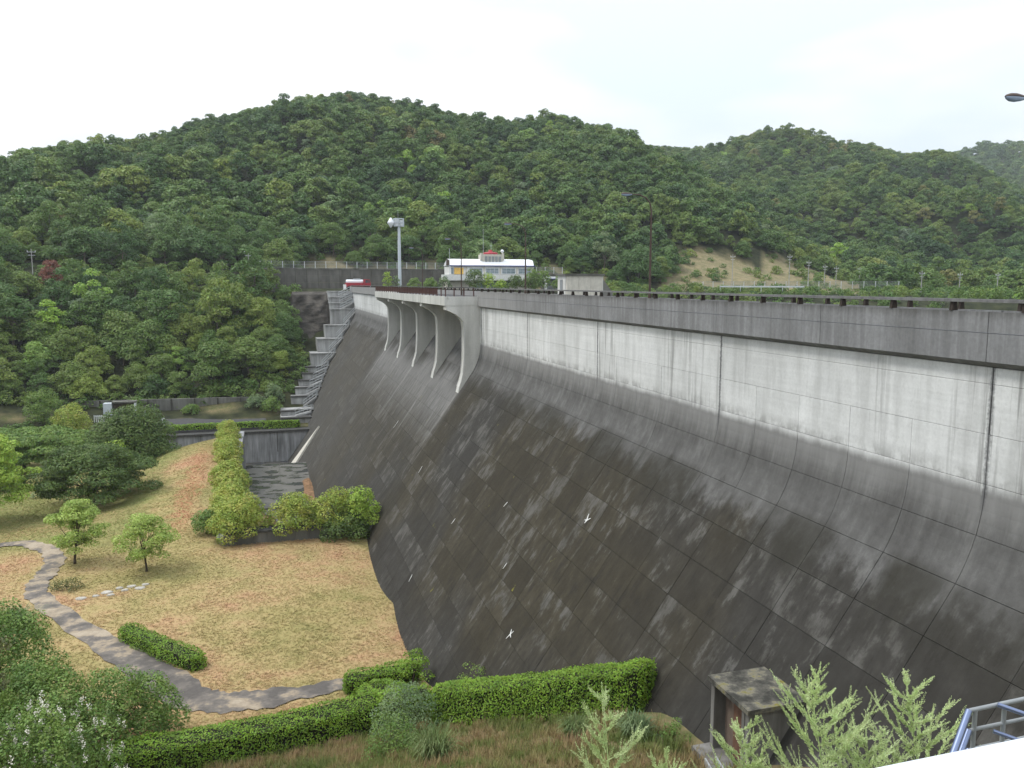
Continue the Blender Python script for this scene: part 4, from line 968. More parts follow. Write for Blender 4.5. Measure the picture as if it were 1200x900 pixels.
# ------------------------------------------------------------------ vegetation
def leaf_quads(C, N, size, asp=.55, r=rng):
    n = len(C); N = N/np.linalg.norm(N, axis=1)[:, None]; a = r.normal(size=(n, 3)); T = np.cross(N, a); T /= np.linalg.norm(T, axis=1)[:, None]; B = np.cross(N, T)
    s = (np.ones(n)*size*r.uniform(.7, 1.3, n))[:, None]
    return np.stack([C-T*s*.5, C+B*s*asp*.5, C+T*s*.5, C-B*s*asp*.5], 1)
def dome(c, rad, n, flat=.65, zmin=-.35, r=rng):
    d = r.normal(size=(n*2, 3)); d /= np.linalg.norm(d, axis=1)[:, None]; d = d[d[:, 2] > zmin][:n]
    C = np.array(c)+d*np.array([rad, rad, rad*flat])*r.uniform(.72, 1.06, (len(d), 1)); N = d*.8+np.array([0, 0, .55])+r.normal(size=d.shape)*.45
    return C, N
def crown(name, lobes, dens, size, flat=.65, asp=.6, seed=0, zmin=-.35):
    """lobes: (x,y,z,r) list -> mesh of small leaf faces"""
    r = np.random.default_rng(seed); Cs = []; Ns = []
    for x, y, z, q in lobes:
        C, N = dome((x, y, z), q, max(12, int(dens*q*q)), flat, zmin, r); Cs.append(C); Ns.append(N)
    return quads_mesh(name, leaf_quads(np.concatenate(Cs), np.concatenate(Ns), size, asp, r))
def lobes_umbrella(Rw, H, n, seed, low=.35, lr=(.26, .40)):
    r = random.Random(seed); L = []
    for i in range(n):
        t = (i+.5)/n; ph = i*2.39996+r.uniform(-.4, .4); el = math.asin(1-t*(1-low*.2)) if t < 1 else 0
        el = max(-.1, el); rad = Rw*math.cos(el)*r.uniform(.62, .86); zz = H*(low+(1-low)*math.sin(max(el, 0)))*r.uniform(.9, 1.04)-H*.06
        L.append((rad*math.cos(ph), rad*math.sin(ph), zz, Rw*r.uniform(*lr)))
    for k in range(max(2, n//6)): L.append((r.uniform(-.4, .4)*Rw, r.uniform(-.4, .4)*Rw, H*r.uniform(low, .75), Rw*r.uniform(.3, .42)))
    return L
def trunk_mb(H, rad, lobes, seed, fork=.35, n_limbs=7):
    r = random.Random(seed); m = MB(); top = Vector((r.uniform(-.1, .1)*H, r.uniform(-.1, .1)*H, H*.75)); fk = Vector((top.x*.4, top.y*.4, H*fork))
    m.tube([(0, 0, -.4), (0, 0, H*.08), fk, fk.lerp(top, .5)+Vector((r.uniform(-.05, .05)*H, 0, 0)), top], [rad*1.5, rad, rad*.75, rad*.5, rad*.15], 7)
    for L in r.sample(lobes, min(n_limbs, len(lobes))):
        e = Vector(L[:3]); s = fk.lerp(top, r.uniform(0, .4)); md = s.lerp(e, .5)+Vector((0, 0, -.06*H)); m.tube([s, md, e], [rad*.5, rad*.32, rad*.08], 5)
    return m
def plant(name, loc, label, cat, lobes, dens, size, leaf, H=None, rad=.1, group=None, bark='bark', flat=.65, seed=1, asp=.6, fork=.3, part='crown', limbs=7, zmin=-.35, smat='trunk'):
    t = thing(name, loc, label, cat, group)
    link(part, crown(part, lobes, dens, size, flat, asp, seed, zmin), M[leaf], t)
    if H: 
        o = trunk_mb(H, rad, lobes, seed, fork, limbs); me_o = o.build(smat, M[bark], None, (0, 0, 0)); me_o.parent = t
    return t

# --- wood: shared tree kinds
KINDS = []
for k in range(9):
    H = 9.0+.5*(k % 3); Rw = 4.0+.35*(k % 4); lb = lobes_umbrella(Rw*(1, 1.12, .85)[k % 3], H*(1, .85, 1.15)[k % 3], 10+2*(k % 4), 100+k, .26, (.30, .50))
    c = crown('crown', lb, 84, .44, .80, .7, 200+k, -.25); c.materials.append(M['forest'])
    tmb = trunk_mb(H, .2, lb, 300+k); tob = tmb.build('trunk', M['bark_grey'], None, (0, 0, 0)); tme = tob.data; bpy.data.objects.remove(tob)
    KINDS.append((c, tme))
LOW = []
for k in range(7):
    H = 9.0; Rw = 4.4; lb = lobes_umbrella(Rw*(1, 1.15, .85)[k % 3], H*(1, .85, 1.18)[k % 3], 9+k % 4, 500+k, .26, (.32, .52))
    c = crown('forest_crown', lb, 40, .70, .80, .75, 600+k, -.2); c.materials.append(M['forest']); LOW.append(c)
def scatter(az0, az1, r0, r1, sp, keep):
    P = []
    r = r0
    while r < r1:
        n = max(1, int(r*R(az1-az0)/sp)); a = R(az0)+(np.arange(n)+.5+rng.uniform(-.42, .42, n))*R(az1-az0)/n; q = r+rng.uniform(-.45, .45, n)*sp
        P.append(np.stack([q*np.sin(a), q*np.cos(a)], -1)); r += sp*.9
    P = np.concatenate(P); return P[keep(P[:, 0], P[:, 1])]
def notcover(x, y):
    l, b, s = cover(x, y); return (b < .35) & (l < .2) & (s < .2)
def tints(x, y, r=rng):
    t = .36+.16*waves(x, y, 70, 6)+.10*waves(x, y, 25, 1)+r.normal(size=len(x))*.15
    t = np.clip(t, 0.02, .80); u = r.random(len(x))
    t = np.where(u > .965, r.uniform(.84, .94, len(x)), t); t = np.where(u > .994, .965, t); return t
# individual trees on the slope left of the dam
def keep_near(x, y):
    r = np.hypot(x, y); a = np.degrees(np.arctan2(x, y))
    left = (a < 3.0) & (r < 236) & (y > 181) & (x < np.interp(y, [180, 188, 200, 206, 216], [1.2, 4.0, 6.5, 5.5, 4.0]))
    return left & (y < 226) & ~((y > 222) & (x > -10))
near = scatter(-20.5, 3.0, 180, 235, 5.0, keep_near)
near = near[np.argsort(np.hypot(near[:, 0], near[:, 1]))]
near = near[:290]; n_slope = len(near)
tn = np.clip(tints(near[:, 0], near[:, 1])+.08+.25*(rng.random(len(near)) > .86), .02, .945); zt = ground_z(near[:, 0], near[:, 1])
def tone(t): return ('dark green' if t < .30 else 'mid green' if t < .52 else 'olive green' if t < .83 else 'bright yellow-green')
# one unmistakable tree each: two vivid crowns and one reddish crown
for (px_, py_), tv in (((-44, 202), .93), ((-47, 196), .91), ((-38, 212), .92)):
    j = int(np.argmin(np.hypot(near[:, 0]-px_, near[:, 1]-py_))); tn[j] = tv
jr_ = int(np.argmin(np.hypot(near[:, 0]+54.5, near[:, 1]-225))); tn[jr_] = 1.0
for j, (x, y) in enumerate(near):
    c, tme = KINDS[rnd.randrange(len(KINDS))]; s = (.60+.72*rnd.random()**1.5)*(1.0 if y > 190 else .8)*(.8 if x > 0 else 1)*(.85 if y > 215 else 1)
    if j == jr_: s = .62
    lab = 'reddish-leaved tree below the far left utility pole' if j == jr_ else f'{tone(tn[j])} broadleaf tree in the dense wood on the slope left of the dam'
    t = thing('forest_tree', (x, y, zt[j]-.4), lab, 'tree', 'trees of the wood on the slope left of the dam')
    t.rotation_euler = (0, 0, rnd.uniform(0, 6.28)); t.scale = (s*rnd.uniform(.92, 1.1), s*rnd.uniform(.92, 1.1), s*rnd.uniform(.85, 1.1))
    o = link('crown', c, None, t); o['tint'] = float(tn[j]); link('trunk', tme, None, t)
def gn_scatter(name, P, Zs, scale, tint, sources, tilt=.06, kind='stuff'):
    n = len(P); me = bpy.data.meshes.new(name); me.vertices.add(n)
    me.vertices.foreach_set('co', np.column_stack([P, Zs]).astype(np.float32).ravel())
    for an, ty, dat in (('sc', 'FLOAT', scale), ('tint', 'FLOAT', tint), ('rz', 'FLOAT', rng.uniform(0, 6.28, n))):
        at = me.attributes.new(an, ty, 'POINT'); at.data.foreach_set('value', np.asarray(dat, np.float32))
    at = me.attributes.new('pick', 'INT', 'POINT'); at.data.foreach_set('value', rng.integers(0, len(sources), n).astype(np.int32))
    o = link(name, me, None); tagp(o, kind=kind)
    src = bpy.data.collections.new(name+'_source')
    for i, s in enumerate(sources):
        so = bpy.data.objects.new(f'{name}_kind', s); src.objects.link(so)
    ng = bpy.data.node_groups.new(name, 'GeometryNodeTree'); ng.interface.new_socket('Geometry', in_out='INPUT', socket_type='NodeSocketGeometry'); ng.interface.new_socket('Geometry', in_out='OUTPUT', socket_type='NodeSocketGeometry')
    N = ng.nodes.new; i_ = N('NodeGroupInput'); o_ = N('NodeGroupOutput'); iop = N('GeometryNodeInstanceOnPoints'); ci = N('GeometryNodeCollectionInfo'); ci.inputs[0].default_value = src; ci.inputs[1].default_value = True; ci.inputs[2].default_value = True
    def na(nm, ty):
        x = N('GeometryNodeInputNamedAttribute'); x.data_type = ty; x.inputs[0].default_value = nm; return x.outputs['Attribute']
    cx = N('ShaderNodeCombineXYZ'); ng.links.new(na('rz', 'FLOAT'), cx.inputs[2])
    ng.links.new(i_.outputs[0], iop.inputs['Points']); ng.links.new(ci.outputs[0], iop.inputs['Instance']); iop.inputs['Pick Instance'].default_value = True
    ng.links.new(na('pick', 'INT'), iop.inputs['Instance Index']); ng.links.new(cx.outputs[0], iop.inputs['Rotation']); ng.links.new(na('sc', 'FLOAT'), iop.inputs['Scale'])
    ng.links.new(iop.outputs[0], o_.inputs[0])
    md = o.modifiers.new('scatter', 'NODES'); md.node_group = ng; return o
def keep_main(x, y):
    r = np.hypot(x, y); a = np.degrees(np.arctan2(x, y)); rm = np.interp(a, MAIN_R[:, 0], MAIN_R[:, 1])
    foot = np.interp(a, [-70, -15, -8, -3, 2, 20, 24, 30, 40, 90], [238, 245, 244, 243, 248, 250, 255, 268, 281, 286])
    return (r > foot) & (r < rm+np.interp(a, [32, 34.5], [22, -6])) & notcover(x, y) & ((far_z(x, y) > 1.0) | (a > 24))
pm = scatter(-24, 44, 228, 470, 5.5, keep_main)
zm = ground_z(pm[:, 0], pm[:, 1]); rm_ = np.hypot(pm[:, 0], pm[:, 1])
sm = (.50+.80*rng.random(len(pm))**1.9)*(1-.32*ss(-45, -12, rm_-np.interp(np.degrees(np.arctan2(pm[:, 0], pm[:, 1])), MAIN_R[:, 0], MAIN_R[:, 1])))
pr_ = scatter(18, 58, 330, 745, 6.0, lambda x, y: (np.hypot(x, y) > 330) & notcover(x, y) & (far_z(x, y) >= hill(np.degrees(np.arctan2(x, y)), np.hypot(x, y), MAIN, np.interp(np.degrees(np.arctan2(x, y)), MAIN_R[:, 0], MAIN_R[:, 1]), 280.)-2))
zr = ground_z(pr_[:, 0], pr_[:, 1]); sr_ = (.52+.62*rng.random(len(pr_))**1.6)*(1-.3*ss(670, 705, np.hypot(pr_[:, 0], pr_[:, 1])))
pf_ = scatter(38, 58, 1000, 1340, 13, lambda x, y: np.hypot(x, y) > 0); zf_ = ground_z(pf_[:, 0], pf_[:, 1])
# trees at the foot of the main hill that show largest stay individuals as well
order = np.argsort(np.hypot(pm[:, 0], pm[:, 1])); ain = np.degrees(np.arctan2(pm[order, 0], pm[order, 1])); order = order[(ain > -16.5) & (ain < 30)]
foot_i = order[:max(0, 296-n_slope)]; tf_ = tints(pm[:, 0], pm[:, 1])
for j in foot_i:
    c, tme = KINDS[rnd.randrange(len(KINDS))]; s = float(sm[j])
    t = thing('forest_tree', (pm[j, 0], pm[j, 1], zm[j]-.5), f'{tone(tf_[j])} broadleaf tree in the forest edge at the foot of the hill', 'tree', 'trees along the foot of the main hill')
    t.rotation_euler = (0, 0, rnd.uniform(0, 6.28)); t.scale = (s, s, s*rnd.uniform(.9, 1.1)); o = link('crown', c, None, t); o['tint'] = float(tf_[j]); link('trunk', tme, None, t)
rest = np.setdiff1d(np.arange(len(pm)), foot_i); pm, zm, sm = pm[rest], zm[rest], sm[rest]
azr = lambda x, y: np.degrees(np.arctan2(x, y)); rmx = lambda x, y: np.interp(azr(x, y), MAIN_R[:, 0], MAIN_R[:, 1])
# close-set smaller crowns along both skylines, and the woods that run on past the left of the view
pk1 = scatter(-24, 34, 330, 452, 4.6, lambda x, y: np.abs(np.hypot(x, y)-rmx(x, y)+12) < 17); pk2 = scatter(22, 58, 690, 726, 5.6, lambda x, y: np.hypot(x, y) > 0)
pl = scatter(-75, -18, 50, 250, 6.4, lambda x, y: (cover(x, y)[0] < .1) & ~in_channel(x, y) & ((x < -47) | ((x < -40) & (y > 60) & (y < 150))) & ((azr(x, y) < -20.5) | (y < 180)))
pm = np.concatenate([pm, pk1, pk2, pl]); zm = ground_z(pm[:, 0], pm[:, 1]); sm = np.concatenate([sm, rng.uniform(.5, .78, len(pk1)), rng.uniform(.6, .85, len(pk2)), rng.uniform(.7, 1.1, len(pl))])
gn_scatter('forest', np.concatenate([pm, pr_, pf_]), np.concatenate([zm-.6, zr-.6, zf_-1]), np.concatenate([sm, sr_, rng.uniform(1.2, 1.9, len(pf_))]), np.concatenate([tints(pm[:, 0], pm[:, 1]), np.clip(tints(pr_[:, 0], pr_[:, 1])+.04+.14*waves(pr_[:, 0], pr_[:, 1], 170, 3), .02, .96), tints(pf_[:, 0], pf_[:, 1])-.05]), LOW)
# low scrub: far bank behind the railing, bank tops, wood edge
sb = crown('scrub_crown', lobes_umbrella(1.7, 2.3, 9, 41, .1, (.3, .45)), 70, .42, .8, .7, 42, -.5); sb.materials.append(M['forest'])
sb2 = crown('scrub_crown', lobes_umbrella(1.4, 1.7, 7, 43, .1, (.35, .5)), 70, .36, .8, .7, 44, -.5); sb2.materials.append(M['forest'])
def scrub_pts():
    P = [scatter(23.5, 56, 205, 292, 4.2, lambda x, y: (np.hypot(x, y) > 205) & (cover(x, y)[1] < .2)),
         scatter(2, 24, 236, 268, 3.6, lambda x, y: (cover(x, y)[1] > .3) & (rng.random(len(x)) < .40)),
         scatter(-2, 24.5, 243, 272, 3.0, lambda x, y: (cover(x, y)[1] < .4) & (rng.random(len(x)) < .8)),
         scatter(26, 40, 252, 335, 3.4, lambda x, y: (cover(x, y)[1] > .3) & (rng.random(len(x)) < .16+.3*(waves(x, y, 22, 2) > .35))),
         scatter(-16, 1.5, 170, 190, 2.6, lambda x, y: (y > 176.8) & (y < 184) & (x < 3.2)),
         scatter(-1, 5, 165, 220, 2.1, lambda x, y: (x > -1.5-ss(200, 175, y)*1) & (x < np.interp(y, [165, 172, 178, 184, 190, 198, 204, 214], [.5, 2.6, 3.8, 5.6, 7.8, 9.8, 6.5, 6.5])) & (y > 177)),
         scatter(-24, -3, 222, 248, 2.7, lambda x, y: (y > 222) & (np.abs(x+56.9) > 1.5) & (np.abs(x+5) > 1.2) & (rng.random(len(x)) < .9)),
         scatter(-28, -9, 150, 172, 3.4, lambda x, y: (x < -34) & (rng.random(len(x)) < .8))]
    return np.concatenate(P)
sp_ = scrub_pts(); ts_ = np.clip(.48+.2*waves(sp_[:, 0], sp_[:, 1], 12, 3)+rng.normal(size=len(sp_))*.12, .1, .93)
gn_scatter('scrub', sp_, ground_z(sp_[:, 0], sp_[:, 1])-.2, rng.uniform(.6, 1.35, len(sp_)), ts_, [sb, sb2])
# lawn blades
def tuft(name, n, h, spread, seed, wd=.012):
    r = random.Random(seed); Vv = []
    for k in range(n):
        a = r.uniform(0, 6.28); b = r.uniform(.25, 1)*spread; x, y = r.uniform(-.05, .05), r.uniform(-.05, .05); hh = h*r.uniform(.6, 1.2); px, py = -math.sin(a)*wd, math.cos(a)*wd
        Vv.append([(x-px, y-py, 0), (x+px, y+py, 0), (x+b*math.cos(a)+px*.3, y+b*math.sin(a)+py*.3, hh), (x+b*math.cos(a)-px*.3, y+b*math.sin(a)-py*.3, hh)])
    return quads_mesh(name, Vv)
tf = [tuft('grass_tuft', 9, .07, .13, 70+k, .011) for k in range(4)]
for q in tf: q.materials.append(M['grass'])
def lawn_pts(n):
    P = np.column_stack([rng.uniform(-34, 9, n), 44+(rng.random(n)**1.5)*84]); x, y = P[:, 0], P[:, 1]
    ok = (cover(x, y)[0] > .5) & ~in_channel(x, y) & (x < 8.3)
    dmin = np.min(np.hypot(x[:, None]-ps[None, ::2, 0], y[:, None]-ps[None, ::2, 1]), axis=1); ok &= dmin > .80+.30*rng.random(n)+.45*np.exp(-((y-51.5)/6.0)**2)*(x < 0)
    return P[ok]
lp = lawn_pts(150000)
gn_scatter('lawn_grass', lp, ground_z(lp[:, 0], lp[:, 1]), rng.uniform(.5, 1.25, len(lp)), rng.random(len(lp)), tf)
tb = [tuft('bank_tuft', 14, .34, .26, 90+k, .012) for k in range(3)]
for q in tb: q.materials.append(M['bankgrass'] if 'bankgrass' in M else foliage('bank_grass_blades', [(.36, (.11, .15, .04)), (.48, (.16, .17, .055)), (.56, (.23, .18, .085)), (.68, (.26, .18, .10))], None, .55, .2))
_bm = tb[0].materials[0]
for q in tb[1:]: q.materials[0] = _bm
n = 22000; bp = np.column_stack([rng.uniform(-4, 15, n), rng.uniform(8, 44, n)]); keepb = (bp[:, 0] < np.interp(bp[:, 1], [8, 16, 26, 46], [16, 15, 13.6, 8.2])-.3) & (rng.random(n) < .6+.4*(waves(bp[:, 0], bp[:, 1], 4, 2) > 0))
bp = bp[keepb]; gn_scatter('bank_grass', bp, ground_z(bp[:, 0], bp[:, 1]), rng.uniform(.5, 1.3, len(bp)), rng.random(len(bp)), tb)

# --- clipped hedges
def hedge(name, line, wd, h, label, dens, size, leaf='hedge', seed=1, rough=.08, closed=True):
    r = np.random.default_rng(seed); P = spline(line, 10); t = thing(name, (P[0][0], P[0][1], P[0][2]), label, 'hedge'); o = Vector(t.location)
    D = np.gradient(P[:, :2], axis=0); D /= np.linalg.norm(D, axis=1)[:, None]; Nn = np.stack([-D[:, 1], D[:, 0]], -1)
    seg = np.r_[0, np.cumsum(np.linalg.norm(np.diff(P, axis=0), axis=1))]; L = seg[-1]
    per = 2*h+wd; n = int(dens*L*per); s = r.uniform(0, L, n); u = r.uniform(0, per, n)
    def at(s): return np.stack([np.interp(s, seg, P[:, i]) for i in range(3)], -1), np.stack([np.interp(s, seg, Nn[:, i]) for i in range(2)], -1)
    C0, NN = at(s); side = np.where(u < h, -1, np.where(u < h+wd, 0, 1)); off = np.where(side == 0, u-h-wd/2, side*wd/2); hh = np.where(side == -1, u, np.where(side == 0, h, per-u))
    rc = .22*min(wd, h); ed = np.minimum(1, np.abs(off)/(wd/2)); hh = hh-np.where(side == 0, (np.clip((np.abs(off)-(wd/2-rc))/rc, 0, 1)**2)*rc*.5, 0); off = off*np.where((side != 0) & (hh > h-rc), 1-.12*((hh-h+rc)/rc)**2, 1)
    endf = np.minimum(np.minimum(s, L-s)/(wd*.5), 1); off = off*np.sqrt(np.clip(1-(1-endf)**2, .15, 1))
    w1 = waves(C0[:, 0]+off*1.7, C0[:, 1]+hh*1.3, 1.3, 3)*rough+waves(C0[:, 0], C0[:, 1]+off, 3.5, 1)*rough
    nx = NN*side[:, None]; nz = np.where(side == 0, 1.0, .25); nv = np.column_stack([nx, nz])
    C = np.column_stack([C0[:, 0]+NN[:, 0]*off, C0[:, 1]+NN[:, 1]*off, C0[:, 2]+hh])+nv*(w1+r.normal(size=n)*.045)[:, None]
    nrm_ = nv+np.array([0, 0, .3])+r.normal(size=(n, 3))*.5
    link('foliage', quads_mesh('foliage', leaf_quads(C-np.array(o), nrm_, size, .7, r)), M[leaf], t)
    # twiggy inside
    m = MB(); k = len(P); Vv = []
    for i in range(k):
        q = Nn[i]*(wd/2-.18)*(0.45 if i in (0, k-1) else .7 if i in (1, k-2) else 1)
        for a, b in ((-1, 0), (-1, 1), (1, 1), (1, 0)): Vv.append((P[i][0]+q[0]*a, P[i][1]+q[1]*a, P[i][2]-.3+b*(h+.3-.17)))
    for sgn, e in ((-1, 0), (1, k-1)):
        ne = int(dens*wd*h*1.1); uu = r.uniform(-.5, .5, ne)*wd*.86; vv = r.uniform(.02, .97, ne)*h; dv = D[e]*sgn; bulge = (1-(2*uu/wd)**2)*.28*wd*.5+r.normal(size=ne)*.05-.06-.12*(vv/h)**3
        Ce = np.column_stack([P[e, 0]+Nn[e, 0]*uu+dv[0]*bulge, P[e, 1]+Nn[e, 1]*uu+dv[1]*bulge, P[e, 2]+vv]); en = np.array([dv[0], dv[1], .5])+r.normal(size=(ne, 3))*.5
        link('end_foliage', quads_mesh('end_foliage', leaf_quads(Ce-np.array(o), en, size, .7, r)), M[leaf], t)
    m.add(Vv, [(i*4+j, i*4+(j+1) % 4, (i+1)*4+(j+1) % 4, (i+1)*4+j) for i in range(k-1) for j in range(4)]+[(0, 1, 2, 3), (4*k-4, 4*k-3, 4*k-2, 4*k-1)]); m.build('twigs', M['twig'], t)
    return t
hedge('clipped_hedge', [(-8.2, 40.8, -24.0), (-3, 41.2, -24.1), (1, 41.4, -24.0), (5.0, 41.6, -23.7)], 1.8, 1.65, 'long dark clipped hedge between the path and the brown bank, running under the lawn', 230, .105, seed=3)
hedge('clipped_hedge', [(7.4, 37.6, -21.7), (9.0, 34.8, -20.5), (10.9, 32.4, -19.3), (12.6, 30.1, -18.1), (14.0, 28.0, -17.0)], 1.6, 1.95, 'bright clipped hedge climbing beside the foot of the dark dam slope', 300, .095, seed=4)
hedge('clipped_hedge', [(-10.4, 59.2, -24.45), (-8.6, 56.9, -24.45), (-6.7, 54.6, -24.45), (-5.1, 52.7, -24.45)], 1.35, .95, 'short low hedge beside the bend of the garden path', 200, .11, seed=5, rough=.1)
hedge('clipped_hedge', [(3.6, 47.0, -24.4), (5.6, 47.2, -24.3), (8.0, 47.4, -24.4)], 1.4, 1.0, 'short clipped hedge touching the dam foot at the lawn corner', 220, .11, seed=6, rough=.1)
hedge('clipped_hedge', [(-19.0, 157.8, -27.1), (-8, 157.6, -27.1), (4.6, 157.2, -27.1)], 1.2, 1.35, 'straight clipped hedge on top of the far channel wall', 55, .26, seed=7)
hedge('clipped_hedge', [(4.2, 44.0, -24.0), (5.4, 42.6, -23.6), (6.8, 39.8, -22.6)], 2.0, 1.4, 'overgrown clipped hedge joining the two long hedges near the path end', 220, .11, seed=8, rough=.16)

# --- round shrubs by the basin
def round_shrub(loc, w_, h, label, leaf, seed, group=None, size=.2, dens=150):
    lb = [(x*1, y*1, z, q) for x, y, z, q in lobes_umbrella(w_/2, h, 14, seed, .12, (.36, .52))]
    return plant('round_shrub', loc, label, 'shrub', lb, dens*2.6, size, leaf, h, .07, group, seed=seed, flat=.85, part='foliage', smat='stem', zmin=-.6)
ORD = ['first', 'second', 'third', 'fourth', 'fifth', 'sixth', 'seventh', 'eighth', 'ninth', 'tenth', 'eleventh']
G = 'shrubs along the stilling basin walls'
round_shrub((-3.2, 79.4, -24.0), 5.2, 3.5, 'olive round shrub at the lawn corner of the basin wall', 'olive', 11, G)
round_shrub((1.6, 79.2, -23.7), 4.6, 3.3, 'pale grey-green round shrub on the middle of the low basin wall', 'olive', 12, G)
round_shrub((5.2, 79.0, -23.7), 4.4, 3.5, 'mottled round shrub between the pale one and the one against the dam', 'olive', 13, G)
round_shrub((7.7, 78.8, -23.7), 4.2, 3.4, 'yellow-green round shrub pressed against the dark dam slope', 'lime', 14, G)
round_shrub((6.3, 77.8, -24.3), 4.6, 1.9, 'dark low shrub hanging over the low basin wall', 'darkleaf', 15, G)
round_shrub((-6.7, 82.3, -24.0), 2.6, 1.9, 'bright green small shrub tucked into the shrub row by the lawn', 'mid', 16, G)
for k, y in enumerate((83, 87.5, 92, 96.5, 101, 106, 111, 116.5, 122, 127.5, 133)):
    x = np.interp(y, [80, 95, 118, 140], [-4.2, -5.0, -6.4, -7.2]); round_shrub((x, y, min(gz(x-1.5, y), -22.8)+.05-.2), 4.2-.13*k+.5*math.sin(k*2.1), 2.6+.4*math.sin(k*1.3+1), f'olive rounded shrub, {ORD[k]} from the lawn corner in the long row', 'olive', 20+k, G, .22)

# --- lawn trees
def lobes_vase(Rw, H, n, seed, z0=.38):
    r = random.Random(seed); L = []
    for i in range(n):
        t = r.random(); a = i*2.4+r.uniform(-.3, .3); z_ = H*(z0+(1-z0)*t)*.96; rad = Rw*(math.sin(math.pi*min(1, .22+.72*t))**.8)*r.uniform(.25, .85); L.append((rad*math.cos(a), rad*math.sin(a), z_, Rw*r.uniform(.2, .3)))
    return L
plant('lawn_tree', (-10.83, 72.72, -24.45), 'small vase-shaped tree on the lawn, nearest to the shrub row', 'tree', lobes_vase(2.6, 4.9, 50, 51, .3), 520, .15, 'lawnleaf', 4.9, .09, seed=51, flat=.6, fork=.32, limbs=14)
plant('lawn_tree', (-17.17, 76.8, -24.5), 'small light green tree leaning at the inner bend of the path', 'tree', [(x+.09*z, y, z, q) for x, y, z, q in lobes_vase(2.6, 5.8, 54, 52, .26)], 500, .16, 'lawnleaf', 5.6, .11, seed=52, flat=.6, fork=.3, limbs=14)
def lobes_layers(Rx, H, n, seed):
    r = random.Random(seed); L = []
    for i in range(n):
        t = (i+.5)/n; a = i*2.4+r.uniform(-.4, .4); z_ = H*(.28+.68*t); rad = Rx*math.sqrt(max(0, 1-(t*1.02-.18)**2*1.25))*r.uniform(.45, .95); L.append((rad*math.cos(a), rad*math.sin(a), z_, Rx*r.uniform(.17, .27)))
    return L
plant('spreading_tree', (-20.3, 102, -26), 'wide spreading dark green tree with layered branches beside the grassy ramp', 'tree', lobes_layers(6.8, 7.4, 74, 53), 190, .26, 'darkleaf', 7.0, .22, seed=53, flat=.38, fork=.18, limbs=22)
plant('round_tree', (-19.2, 124.5, -26.4), 'dense dark rounded tree in front of the far channel wall', 'tree', lobes_umbrella(6.0, 8.5, 44, 54, .12, (.28, .40)), 150, .3, 'darkleaf', 8.5, .22, seed=54, flat=.8, zmin=-.5)
plant('round_tree', (-20.6, 117.6, -26.2), 'yellow-green bush showing in front of the dark rounded tree', 'bush', lobes_umbrella(1.8, 6.0, 10, 55, .3, (.3, .45)), 90, .26, 'lime', 5, .1, seed=55)
plant('layered_tree', (-34.5, 129, -26.3), 'broad low tree mass with fresh green layered leaves left of the dark rounded tree', 'tree', [(x*1.3, y*.9, z, q) for x, y, z, q in lobes_layers(8.4, 5.4, 110, 56)], 140, .30, 'mid', 4.8, .25, seed=56, flat=.36, fork=.2, limbs=16)
plant('tall_tree', (-30.2, 97, -25.6), 'bright yellow-green tree at the left border with a bare trunk', 'tree', lobes_layers(5.2, 9.6, 74, 57), 220, .25, 'lime', 8.6, .17, seed=57, flat=.5, fork=.3, limbs=14)
for k, (x, y, w_, h, leaf, lb) in enumerate([(-42, 150, 9, 8.5, 'darkleaf', 'dark broad tree behind the layered tree at the left border'), (-35.5, 163, 7, 5.4, 'olive', 'yellowish bush left of the white picket fence'), (-52, 160, 10, 9, 'darkleaf', 'dark tree at the left border below the wooded slope'),
                                           (-41, 168, 7, 7, 'mid', 'mid green tree between the dark trees and the white fence'), (-26, 141, 4, 3.4, 'teal', 'grey-green bush in the gap between the layered tree and the rounded tree'), (-27, 110, 3.2, 1.9, 'teal', 'low grey-green bush beside the bright left tree'), (-34, 116, 5, 3.2, 'mid', 'green bush under the layered tree mass'), (-3.2, 172.5, 4.6, 2.6, 'teal', 'bluish-green bush at the foot of the weathered wall, left of two'), (-.4, 170.5, 4.4, 2.9, 'mid', 'fresh green bush beside the lowest abutment step'), (.2, 174.5, 4.4, 3.8, 'teal', 'taller bluish bush against the wall near the abutment steps'), (-16, 174.8, 3.6, 1.8, 'mid', 'low green bush at the foot of the weathered wall behind the bollard')]):
    plant('bush', (x, y, gz(x, y)-.2), lb, 'bush', lobes_umbrella(w_/2, h, 20, 60+k, .15, (.3, .44)), 150, .28, leaf, h*.9, .12, seed=60+k, flat=.75, part='foliage', smat='stem', zmin=-.5)
plant('low_bush', (-16.4, 70.2, -24.5), 'low olive-grey bush at the outer edge of the path bend', 'bush', [(x*1.5, y*.8, z, q) for x, y, z, q in lobes_umbrella(1.1, 1.0, 12, 71, .1, (.3, .45))], 420, .12, 'brownleaf', .8, .04, seed=71, part='foliage', smat='stem', zmin=-.6)
